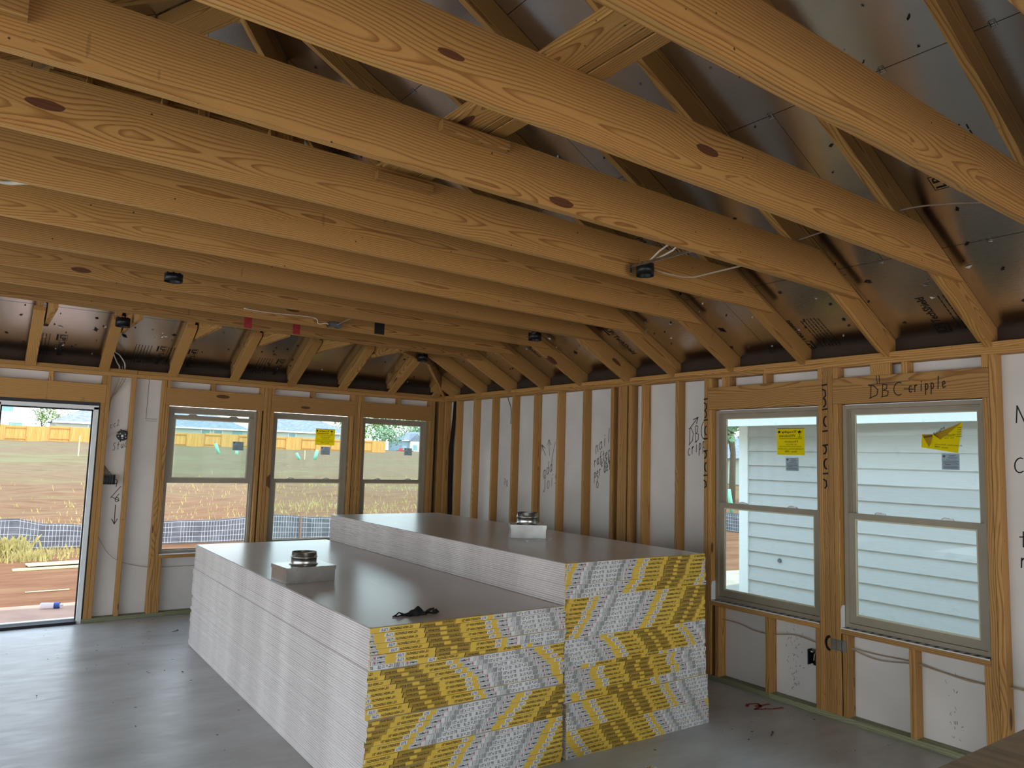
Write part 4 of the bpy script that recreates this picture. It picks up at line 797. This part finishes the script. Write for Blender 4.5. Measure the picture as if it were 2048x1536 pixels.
ribbon('plastic_strip', 'narrow black plastic strip hanging between studs beside the third back window', [(-.104, .080, P0-.003), (-.102, .075, 1.9), (-.104, .07, 1.4), (-.110, .068, .9), (-.108, .07, .039)], (.020, 0, 0), 'blackpoly', 'plastic sheet')
ribbon('plastic_strip', 'wide black plastic strip kinked at mid height on the right wall beside the corner', [(.06, -.172, P0-.003, 1.1), (.055, -.16, 2.2), (.05, -.125, 1.92, .9), (.05, -.11, 1.80, 1.1), (.055, -.112, 1.3, 1.1), (.06, -.12, .8), (.06, -.13, .039)], (0, .040, 0), 'blackpoly', 'plastic sheet')
# electrical boxes
t = thing('round_box', 'black round electrical box beside the stud right of the doorway', 'electrical box', (-3.715, .045, 1.818)); Rx = Matrix.Rotation(math.pi/2, 4, 'X')
MB().lathe([(0.001, -.04), (.050, -.04), (.054, 0), (.050, .001), (.047, -.03), (0.001, -.032)], 'black', 24).obj('shell', t, Rx)
b = MB()
for k, (x, z) in enumerate(((-.02, .02), (.025, .012), (.0, -.03), (.034, -.02), (-.035, -.012))): b.box(x-.005, x+.005, -.004, -.001, z-.004, z+.004, 'white')
b.box(-.012, .008, -.008, -.004, -.016, .006, 'white'); b.obj('fittings', t)
b = MB().box(-.022, -.010, -.003, 0, .045, .062, 'black').box(-.02, -.008, -.003, 0, -.066, -.048, 'black').box(.048, .052, -.01, .02, -.03, .03, 'black'); b.obj('mounting_tabs', t)
MB().tube([(-.13, .0, -.03), (-.10, -.006, .0), (-.05, -.01, .016), (-.012, -.008, .012)], .0045, 'cable', 6).obj('cable', t, None, True)
t = thing('switch_box', 'dark two-gang switch box nailed to the doorway stud', 'electrical box', (-3.803, .01, 1.375))
b = MB(); x0, x1, z0, z1 = -.054, .052, -.048, .048
for c in ((x0, x1, z0, z0+.004), (x0, x1, z1-.004, z1), (x0, x0+.004, z0, z1), (x1-.004, x1, z0, z1)): b.box(c[0], c[1], 0, .07, c[2], c[3], 'black')
b.box(x0, x1, .066, .07, z0, z1, 'black'); b.obj('shell', t)
for k in range(3): MB().tube([(x0+.02+.025*k, .02, z0+.01), (x0+.03+.02*k, -.004, 0), (x0+.015+.028*k, .02, z1-.012)], .004, 'rubber', 5).obj('wire', t, None, True)
for k in range(3): MB().tube([(x0+.02+.028*k, .04, z1), (x0+.012+.012*k, .05, z1+.045), (x0-.002+.005*k, .055, z1+.09)], .004, 'cable_tan', 5).obj('cable', t, None, True)
t = thing('outlet_box', 'black outlet box low on the framing under the first right window', 'electrical box', (.012, -5.235, .367), -math.pi/2)
b = MB(); x0, x1, z0, z1 = -.032, .032, -.047, .047
for c in ((x0, x1, z0, z0+.003), (x0, x1, z1-.003, z1), (x0, x0+.003, z0, z1), (x1-.003, x1, z0, z1)): b.box(c[0], c[1], 0, .06, c[2], c[3], 'black')
b.box(x0, x1, .057, .06, z0, z1, 'black'); b.obj('shell', t)
b = MB().box(-.012, .004, .0, .006, .038, .046, 'white').box(-.010, .006, .0, .006, -.046, -.040, 'white').box(x0-.004, x0, -.004, .05, z0-.006, z1+.006, 'dark_steel'); b.obj('fittings', t)
MB().tube([(.012, .03, .044), (.010, .01, .02), (.002, .015, -.02)], .004, 'cable', 5).obj('wire', t, None, True)
# recessed light cans between the joists
def can(label, loc, r=.050, h=.062, bar=None):
    t = thing('recessed_light', label, 'light fitting', loc, 0, 'recessed light cans in the ceiling')
    MB().lathe([(r-.003, .002), (r, 0), (r, h), (.001, h), (.001, h-.003), (r-.004, h-.003), (r-.003, .002)], 'black', 26).obj('housing', t, None, True)
    b = MB()
    for k in range(7): a_ = k*.9; b.box(r*.8*math.cos(a_)-.006, r*.8*math.cos(a_)+.006, r*.8*math.sin(a_)-.006, r*.8*math.sin(a_)+.006, h, h+.007, 'black')
    b.obj('vent_tabs', t)
    MB().tube([(r*.55*math.cos(a_), r*.55*math.sin(a_), h-.015) for a_ in [k*.5 for k in range(9)]], .004, 'cable_tan', 5).obj('wire', t, None, True)
    if bar:
        y0, y1 = bar; MB().box(-.058, -.050, y0, y1, h-.018, h-.002, 'steel').obj('hanger_bar', t); MB().box(-.066, -.048, y0, y0+.004, h-.045, h+.0, 'dark_steel').box(-.066, -.048, y1-.004, y1, h-.045, h, 'dark_steel').obj('bar_foot', t)
    return t
c1 = can('black recessed light can on a long hanger bar between two joists, near the right slope', (-1.803, -5.345, 2.785), .052, .068, (-.486, .06))
MB().tube([(0, -.01, .07), (.012, -.10, .13), (.045, -.19, .185), (.075, -.21, .175), (.07, -.15, .135), (.03, -.06, .095), (.02, -.02, .07)], .0055, 'cable', 6).obj('cable', c1, None, True)
MB().tube([(.05, .0, .05), (.16, -.03, .035), (.27, -.05, .03), (.335, -.085, .035), (.36, -.25, .045), (.385, -.45, .055)], .0055, 'cable_tan', 6).obj('cable', c1, None, True)
can('black recessed light can just behind the doubled joist on the left', (-3.955, -3.265, 2.768), .056, .05)
can('black recessed light can at the left beside the first back slope rafters', (-3.955, -1.19, 2.742), .058, .075)
can('black recessed light can half hidden behind a joist right of centre', (-.93, -3.14, 2.757), .060, .06)
can('black recessed light can beside the hip near the corner', (-.955, -1.115, 2.748), .060, .075)
t = thing('junction_box', 'grey metal junction box on a bar under the second-last joist', 'electrical box', (-2.43, -2.195, 2.80))
MB().box(-.055, .055, -.035, .035, 0, .045, 'dark_steel').obj('shell', t); MB().lathe([(.001, -.001), (.016, -.001), (.018, -.0004)], 'black', 14, (.02, 0, 0)).obj('knockout', t)
MB().tube([(.02, 0, .02), (.03, -.10, .04), (.04, -.45, .06)], .006, 'steel', 6).obj('hanger_bar', t)
# debris on the slab, red paint, nails
for lab, loc, n, rad in (('pale sawdust by the sole plate under the right window', (-.20, -5.12, 0), 90, (.10, .25)), ('pale wood shavings by the sole plate near the doorway', (-3.55, -.22, 0), 26, (.09, .05))): bits('sawdust', lab, loc, n, rad, 'chip_dirt', .003, .008, 'sawdust')
def nail(label, loc, rz): 
    t = thing('nail', label, 'nail', loc, rz); MB().tube([(-.04, 0, .003), (.035, 0, .003)], .0022, 'rubber', 5).obj('shank', t); MB().tube([(.033, 0, .004), (.037, 0, .004)], .0055, 'rubber', 8).obj('head', t)
nail('dark nail on the slab to the right of the drywall stacks', (-.62, -5.35, 0), .5); nail('dark nail on the slab in front of the doorway', (-3.25, -.75, 0), .7)
bits('floor_debris', 'small dark debris scattered over the concrete slab', (-4.15, -2.6, 0), 46, (.75, 2.2), 'splinter', .003, .012, 'debris')
bits('floor_debris', 'small dark debris scattered near the right wall', (-.55, -5.5, 0), 26, (.4, 1.0), 'splinter', .003, .010, 'debris')
b = MB(); 
for p in ([(0, .03), (.05, .06), (.12, .03), (.09, -.02), (.0, -.04), (.12, -.10), (.20, -.12)], [(.06, 0), (.18, -.02)]): stroke(b, p, .022, .0006, 'red')
b.obj('paint_mark', floor, Matrix.Translation((-.30, -4.95, 0)))

# ================================================================== outdoors
def gz(x, y):
    if y < 1.0: z = -.12 if x < .2 else -.14
    else: z = -.13
    for (a0, z0_), (a1, z1_) in (((1, -.13), (8.2, -.26)), ((8.2, -.26), (14, -.05)), ((14, -.05), (50, 1.18)), ((50, 1.18), (92, 2.12)), ((92, 2.12), (260, 4.2))):
        if a0 <= y <= a1: z = z0_+(z1_-z0_)*(y-a0)/(a1-a0)
    if y > 20: z -= max(0, x-5)*.0035
    if y > 9: z += .05*math.sin(x*.7+y*.4)+.04*math.sin(x*1.9-y*.9)
    return z
b = MB(); xs = [-60, -40, -25, -16, -11, -8]+[-7+.5*i for i in range(34)]+[10.5, 12, 14, 17, 21, 26, 32, 40, 50, 62, 76, 92, 115]; ys = [.102]+[.35+.45*i for i in range(24)]+[11.5+.9*i for i in range(20)]+[31, 34, 38, 42, 47, 52, 58, 65, 73, 82, 91, 93, 105, 120, 150, 200, 260]
vs = [(x, y, gz(x, y)) for y in ys for x in xs]; nx = len(xs); b.add(vs, [(j*nx+i, j*nx+i+1, (j+1)*nx+i+1, (j+1)*nx+i) for j in range(len(ys)-1) for i in range(nx-1)], 'dirt')
ground = b.obj('ground', None, None, True); tag(ground, kind='structure')
xs = [.102, .6, 1.1, 1.6, 2.1, 2.6, 3.0, 5, 8, 12, 20, 40]; b = MB(); ys = [-14, -10, -8, -6, -5, -4, -3, -2, -1, 0, .102]; vs = [(x, y, -.14-.05*math.sin(x)) for y in ys for x in xs]; nx = len(xs)
b.add(vs, [(j*nx+i, j*nx+i+1, (j+1)*nx+i+1, (j+1)*nx+i) for j in range(len(ys)-1) for i in range(nx-1)], 'sand'); tag(b.obj('side_yard'), kind='structure')
front = MB().box(-20, 12, -40, YR-.1, -.30, -.13, 'patio').obj('driveway'); tag(front, kind='structure')
tag(MB().box(-6.2, -3.2, .102, 1.62, -.3, -.085, 'patio').obj('patio_slab'), kind='structure')
# water bottle, boards on the dirt, weeds
t = thing('water_bottle', 'clear plastic water bottle with blue label lying outside the doorway', 'bottle', (-4.10, 1.34, -.052), -.25); Ry = Matrix.Rotation(math.pi/2, 4, 'Y')
MB().lathe([(.001, -.10), (.028, -.10), (.032, -.09), (.032, -.02), (.029, .0), (.032, .02), (.030, .06), (.012, .095), (.012, .105)], 'clear', 16).obj('body', t, Ry, True); MB().lathe([(.0325, -.085), (.0325, -.03)], 'blue', 16).obj('label', t, Ry @ Matrix.Rotation(math.pi, 4, 'X')); MB().lathe([(.013, .104), (.013, .118), (.001, .118)], 'white', 12).obj('cap', t, Ry)
def board(label, x, y, L, w, th, rz, dz=0):
    o = lum('scrap_board', None, (-L/2, L/2), (-w/2, w/2), (0, th), 'x', 'lumber_pale'); o.matrix_world = Matrix.Translation((x, y, gz(x, y)+dz)) @ Matrix.Rotation(rz, 4, 'Z') @ Matrix.Translation((0, 0, th/2)) @ Matrix.Rotation(math.pi/2, 4, 'X'); tag(o, label, 'board', 'scrap boards on the dirt')
board('wide pale scrap board on the dirt in front of the silt fence', -3.55, 5.75, 1.15, .30, .018, .10, .02); board('narrow pale scrap board in front of the wide one', -3.70, 5.25, 1.25, .10, .03, .06, .004); board('thin pale lath lying alone on bare dirt beyond the step', -4.02, 2.95, .48, .022, .012, .02, .003)
b = MB()
def tuft(x, y, n, h, spread):
    for k in range(n):
        px, py = x+R.gauss(0, spread), y+R.gauss(0, spread*.6); z = gz(px, py); hh = h*R.uniform(.4, 1.1); dx, dy = R.uniform(-.5, .5)*hh, R.uniform(-.3, .3)*hh; w = .006+.008*R.random()
        b.add([(px-w, py, z), (px+w, py, z), (px+dx*.5, py+dy*.5, z+hh*.7), (px+dx, py+dy, z+hh*.9)], [(0, 1, 2), (0, 2, 3)], 'grass')
for x, y, n, h, s in ((-4.35, 6.9, 240, .42, .16), (-4.1, 6.6, 160, .22, .30), (-3.5, 7.4, 120, .16, .5), (-2.5, 11, 160, .16, 1.2), (1.5, 12.5, 260, .18, 2.0), (4.5, 14, 220, .2, 1.8), (8, 16, 260, .2, 3), (-1, 16, 160, .16, 2.5), (3, 22, 260, .2, 4), (10, 24, 260, .22, 4), (4.2, 2.0, 160, .3, .6), (5.5, 4.0, 200, .25, .9)): tuft(x, y, n, h, s)
tag(b.obj('dry_weeds'), 'dry yellow weeds growing over the dirt lot', 'weeds', None, 'stuff')
# silt fence: black fabric, wire mesh and posts
t = thing('silt_fence', 'black silt fence with wire mesh crossing the dirt lot', 'fence', (0, 8.2, -.25))
b = MB(); top = []; FX = [-9+.4*i for i in range(52)]
for i, x in enumerate(FX): z1 = .50+.045*math.sin(x*1.3+1)+.02*math.sin(x*3.1)+(.05 if x < -3.9 else 0)-(.06 if -3.9 <= x < -2.9 else 0); y = .04*math.sin(x*2.2); top.append((x, y, z1))
vs = [(p[0], p[1], 0.02) for p in top]+top; n = len(top); b.add(vs, [(i, i+1, n+i+1, n+i) for i in range(n-1)], 'silt'); vs2 = [(p[0], p[1]+.02, p[2]-.0) for p in top]; b.add(top+vs2, [(i, i+1, n+i+1, n+i) for i in range(n-1)], 'silt'); b.obj('fabric', t)
b = MB(); w = .004
for k in range(5):
    z = .05+.105*k; b.add(sum(([(p[0], p[1]-.022, min(z*p[2]/.5, p[2]-.02)-w), (p[0], p[1]-.022, min(z*p[2]/.5, p[2]-.02)+w)] for p in top), []), [(2*i, 2*i+2, 2*i+3, 2*i+1) for i in range(n-1)], 'wire')
x = -8.5
while x < 11: i = min(n-2, int((x+9)/.4)); p = top[i]; y = p[1]-.024; b.add([(x-w, y, .03), (x+w, y, .03), (x+w, y, p[2]-.02), (x-w, y, p[2]-.02)], [(0, 1, 2, 3)], 'wire'); x += .058
tag(b.obj('wire_mesh', t), kind='stuff')
for x in (-6.6, -1.86, 1.15, 4.2, 7.3): MB().box(x-.018, x+.018, -.06, -.03, -.1, .62, 'post').obj('fence_post', t)
t2 = thing('silt_fence', 'short return of black silt fence seen past the neighbour corner', 'fence', (12.4, 2.4, -.22), 1.35)
MB().add([(0, 0, 0), (2, .03, 0), (4, -.02, 0), (6, 0, 0), (0, 0, .55), (2, .02, .58), (4, 0, .52), (6, 0, .56)], [(0, 1, 5, 4), (1, 2, 6, 5), (2, 3, 7, 6)], 'silt').obj('fabric', t2); b = MB()
for k in range(5): b.box(0, 6, .03, .034, .03+.1*k, .038+.1*k, 'wire')
for k in range(60): b.box(.1*k, .1*k+.008, .03, .034, .02, .5, 'wire')
tag(b.obj('wire_mesh', t2), kind='stuff')
for k in range(3): MB().box(2.4*k+.3, 2.4*k+.34, .035, .07, -.1, .66, 'post').obj('fence_post', t2)
# cedar fence along the far side of the lot
t = thing('cedar_fence', 'long new orange cedar privacy fence beyond the dirt lot', 'fence', (0, 92, 0)); PW = 2.12
for i in range(24):
    x0 = -6.95+i*PW; z0 = min(gz(x0, 92), gz(x0+PW, 92))-.06; h = 1.80; front_rails = i % 2 == 0
    p = empty('fence_panel', (x0, 0, z0), 0, t)
    MB().box(0, PW-.01, 0, .03, 0, h, 'cedar').obj('boards', p)
    if front_rails:
        for zz in (.30, h-.28): MB().box(.03, PW-.04, -.06, 0, zz, zz+.09, 'cedar_rail').obj('rail', p)
        for xx in (.0, PW-.10): MB().box(xx, xx+.09, -.07, 0, 0, h-.05, 'cedar_rail').obj('fence_post', p)
# houses
def hip_roof(parent, x0, x1, y0, y1, z, rise, m='shingle', ov=.5):
    x0 -= ov; x1 += ov; y0 -= ov; y1 += ov; d = (y1-y0)/2; v = [(x0, y0, z), (x1, y0, z), (x1, y1, z), (x0, y1, z), (x0+d, y0+d, z+rise), (x1-d, y0+d, z+rise)]
    b = MB().add(v, [(0, 1, 5, 4), (1, 2, 5), (2, 3, 4, 5), (3, 0, 4), (3, 2, 1, 0)], m); b.obj('roof', parent); MB().box(x0, x1, y0-.02, y0+.02, z-.20, z+.02, 'trim_w').obj('fascia', parent)
def house_window(parent, x, z, w, h, y):
    f = MB(); bars(f, x-.12, x+w+.12, z-.12, z+h+.12, y-.06, y+.02, .12, 'trim_w'); o = f.obj('window', parent); MB().box(x, x+w, y-.03, y, z, z+h, 'pane').obj('pane', o)
h = thing('house', 'single-storey house with broad grey hip roof behind the cedar fence', 'house', (0, 110, 2.2))
MB().box(3.4, 28.8, 0, 12, -.5, 2.75, 'siding_g').obj('wall', h); hip_roof(h, 3.4, 28.8, 0, 12, 2.75, 3.3)
for x in (7.3, 15.6, 22.2, 24.0): house_window(h, x, 1.0, 1.15, 1.45, 0)
MB().box(26.7, 28.2, -.05, 0, .2, 2.5, 'pane').obj('porch_recess', h)
h = thing('house', 'second single-storey grey-roofed house behind the yellow window sticker', 'house', (0, 112, 2.0))
MB().box(32.5, 47, 0, 12, -.5, 3.1, 'siding_g').obj('wall', h); hip_roof(h, 32.5, 47, 0, 12, 3.1, 3.1)
house_window(h, 36.2, 1.4, 1.1, 1.4, 0); house_window(h, 45.0, 1.2, 1.3, 1.6, 0)
h = thing('house', 'white two-storey lap-sided house at the left edge of the doorway view', 'house', (0, 110, 2.2)); b = MB()
for k in range(30): b.add([(-14, -.03, -.5+.26*k), (.05, -.03, -.5+.26*k), (.05, 0, -.5+.26*(k+1)), (-14, 0, -.5+.26*(k+1)), (-14, 0, -.5+.26*k), (.05, 0, -.5+.26*k)], [(0, 1, 2, 3), (4, 5, 1, 0)], 'siding_w')
tag(b.obj('siding', h), kind='stuff'); MB().box(-14, .05, .0, 9, -.5, 7.3, 'siding_w').obj('wall', h); house_window(h, -3.0, 3.75, 1.4, 1.1, -.03); house_window(h, -1.95, 1.1, 1.5, 1.2, -.03); hip_roof(h, -14, .05, 0, 9, 7.3, 2)
for (x, y, w, hh, lab) in ((92, 180, 13, 3.6, 'far pale blue house with gables beyond the end of the cedar fence'), (110, 185, 12, 5.4, 'far blue-grey two-storey house at the right of the lot view')):
    h = thing('house', lab, 'house', (x, y, 2.4)); MB().box(0, w, 0, 9, -1, hh, 'siding_b').obj('wall', h); hip_roof(h, 0, w, 0, 9, hh, 2.6)
    g = MB().add([(1.5, -.9, hh-.2), (6.5, -.9, hh-.2), (4, -.9, hh+2), (1.5, 4, hh-.2), (6.5, 4, hh-.2), (4, 4, hh+2)], [(0, 1, 2), (0, 2, 5, 3), (1, 4, 5, 2)], 'shingle'); g.obj('gable', h); MB().box(2, 6, -.8, 0, -1, hh-.2, 'siding_w').obj('bay', h)
    for q in (2.8, 8.2): house_window(h, q, .8, 1.4, 1.5, -.8 if q < 6 else 0)
t = thing('car', 'small red car parked far away by the blue houses', 'car', (86.5, 168, 2.2)); b = MB().box(-2.1, 2.1, -.85, .85, .35, .85, 'car_red'); b.add([(-1.5, -.8, .85), (1.3, -.8, .85), (.8, -.65, 1.4), (-1.1, -.65, 1.4), (-1.5, .8, .85), (1.3, .8, .85), (.8, .65, 1.4), (-1.1, .65, 1.4)], [(0, 1, 2, 3), (5, 4, 7, 6), (1, 5, 6, 2), (4, 0, 3, 7), (3, 2, 6, 7)], 'car_red'); b.obj('body', t)
for x in (-1.3, 1.3): MB().tube([(x, -.9, .33), (x, -.7, .33)], .33, 'tire', 12).obj('wheel', t)
MB().box(-1.0, .7, -.83, -.70, .9, 1.3, 'pane').obj('side_window', t)
# green drain stubs and survey stakes standing in the lot
for lab, p, q, r in (('green PVC pipe leaning left, beyond the first back window', (11.88, 58, 1.2), (11.49, 58, 2.22), .13), ('short green PVC stub right of the leaning pipe, behind the grey label', (13.3, 58, 1.2), (13.3, 58, 1.68), .12), ('green PVC pipe leaning left, beyond the second back window', (16.1, 50, 1.0), (15.74, 50, 1.64), .11), ('thick green PVC pipe leaning right, beyond the second back window', (17.22, 50, 1.0), (17.46, 50, 1.92), .13)):
    tag(MB().tube([p, q], r, 'pipe_green', 10).obj('drain_pipe', None, None, True), lab, 'pipe', 'green drain pipes in the lot')
for lab, x, y, h in (('thin white survey stake between two green pipes', 16.62, 50.5, .75), ('thin white survey stake seen through the doorway', .27, 46, 1.3)): tag(MB().box(x-.03, x+.03, y-.02, y+.02, gz(x, y)-.1, gz(x, y)+h, 'lumber_pale').obj('survey_stake'), lab, 'stake')
# trees
def tree(label, x, y, h, w, m, n, name='tree', z=None):
    z0 = gz(x, y) if z is None else z; t = thing(name, label, 'tree', (x, y, z0)); rr = random.Random(int(x*7+y)); b = MB(); lobes = [(rr.gauss(0, w*.22), rr.gauss(0, w*.2), h*(.42+.5*rr.random()), w*rr.uniform(.16, .30)) for _ in range(13)]
    for k in range(n):
        cx, cyy, cz, r = rr.choice(lobes); d = Vector((rr.gauss(0, 1), rr.gauss(0, 1), rr.gauss(0, 1))).normalized()*r*rr.uniform(.55, 1.05); c = Vector((cx, cyy, cz))+d; s = w*.022*rr.uniform(.6, 1.6)
        p_ = Vector((rr.gauss(0, 1), rr.gauss(0, 1), rr.gauss(0, 1))).normalized(); q_ = p_.cross(Vector((rr.gauss(0, 1), rr.gauss(0, 1), rr.gauss(0, 1)))).normalized(); b.add([c-p_*s, c+q_*s, c+p_*s, c-q_*s], [(0, 1, 2, 3)], m)
    tag(b.obj('foliage', t), kind='stuff'); MB().tube([(0, 0, -.3), (.1, 0, h*.3), (0, .1, h*.7)], [w*.03, w*.024, w*.01], 'bark', 7).obj('trunk', t, None, True)
    for k in range(3): l = lobes[k]; MB().tube([(0.05, 0, h*(.28+.08*k)), (l[0], l[1], l[2])], [w*.014, w*.006], 'bark', 5).obj('branch', t)
for i, (x, y, h, w, m, lab) in enumerate(((3.9, 150, 6.6, 5.0, 'leaf', 'leftmost tree behind the fence in the doorway view'), (7.0, 155, 5.6, 4.2, 'leaf', 'second tree in the doorway view, next to the leftmost'), (9.8, 152, 5.2, 4.5, 'leaf', 'third tree in the doorway view, by the grey roof'), (13.5, 160, 5.6, 6.0, 'leaf', 'rightmost tree in the doorway view'),
    (72, 168, 7.2, 9, 'leaf', 'left tree of the grove in the third window'), (84, 175, 6.4, 9, 'leaf2', 'second tree of the grove in the third window'), (91, 190, 10.4, 12, 'leaf', 'tall tree behind the far blue houses'), (102, 192, 9.0, 11, 'leaf2', 'tree to the right of the tall grove tree'), (110, 205, 10.5, 12, 'leaf', 'rightmost tree of the grove in the third window'),
    (56, 170, 6.0, 9, 'leaf2', 'low tree behind the second grey-roofed house'))): tree(lab, x, y, h, w, m, 900)
tree('leafy tree beyond the corner of the neighbouring house', 24, 14.2, 7.5, 5.5, 'leaf2', 2600); tree('second leafy tree beyond the neighbouring house, farther right', 34, 23.5, 8.0, 6, 'leaf', 1800)
h = thing('house', 'small grey-roofed house seen past the neighbour corner', 'house', (40, 23.5, .0)); MB().box(0, 14, 0, 9, -1, 2.2, 'siding_g').obj('wall', h); hip_roof(h, 0, 14, 0, 9, 2.2, 2.2)
for lab, x, y in (('green PVC pipe by the neighbour corner, left one', 19.2, 10.4), ('green PVC pipe by the neighbour corner, right one', 19.8, 10.3)): tag(MB().tube([(x, y, gz(x, y)-.1), (x+(.25 if x > 19.5 else -.25), y, gz(x, y)+.95)], .08, 'pipe_green', 10).obj('drain_pipe', None, None, True), lab, 'pipe', 'green drain pipes in the lot')
tag(MB().lathe([(.001, .14), (.20, .10), (.35, 0)], 'tarp', 9, (0, 0, 0)).obj('plastic_heap', None, Matrix.Translation((3.05, -1.15, -.17)) @ Matrix.Scale(1.3, 4)), 'heap of white plastic on the ground by the neighbour corner', 'plastic')
# neighbouring house on the right: lap siding boards, corner board, fascia and soffit
h = thing('neighbour_house', 'cream lap-sided neighbouring house filling both right-hand windows', 'house', (3.0, -2.34, 0))
MB().box(.02, 6, -13, 0, -.5, 2.6, 'lap').obj('wall', h)
SB = MB().add([(-.016, 0, 0), (-.016, -12.8, 0), (.012, -12.8, .185), (.012, 0, .185), (.02, 0, 0), (.02, -12.8, 0)], [(0, 1, 2, 3), (5, 1, 0, 4)], 'lap').mesh('siding_board')
for k in range(16): link('siding_board', SB, h, Matrix.Translation((0, -.127, -.42+.1755*k+.026)))
MB().box(-.022, .02, -.128, 0, -.5, 2.36, 'trim_w').obj('corner_board', h)
b = MB().box(-.42, -.39, -13.2, .35, 2.175, 2.42, 'trim_w'); b.obj('fascia', h); MB().box(-.39, .02, -13.2, .35, 2.20, 2.21, 'soffit').obj('soffit', h)
MB().add([(-.44, .38, 2.42), (-.44, -13.2, 2.42), (3, -13.2, 4.2), (3, -2.5, 4.2), (6.4, .38, 2.42)], [(0, 1, 2, 3), (0, 3, 4)], 'shingle').obj('roof', h)
MB().lathe([(.001, 0), (.022, 0), (.026, .012)], 'dark_steel', 12).obj('vent_pipe', h, frame((-.022, -.571, .586), (0, 1, 0), (0, 0, 1)))
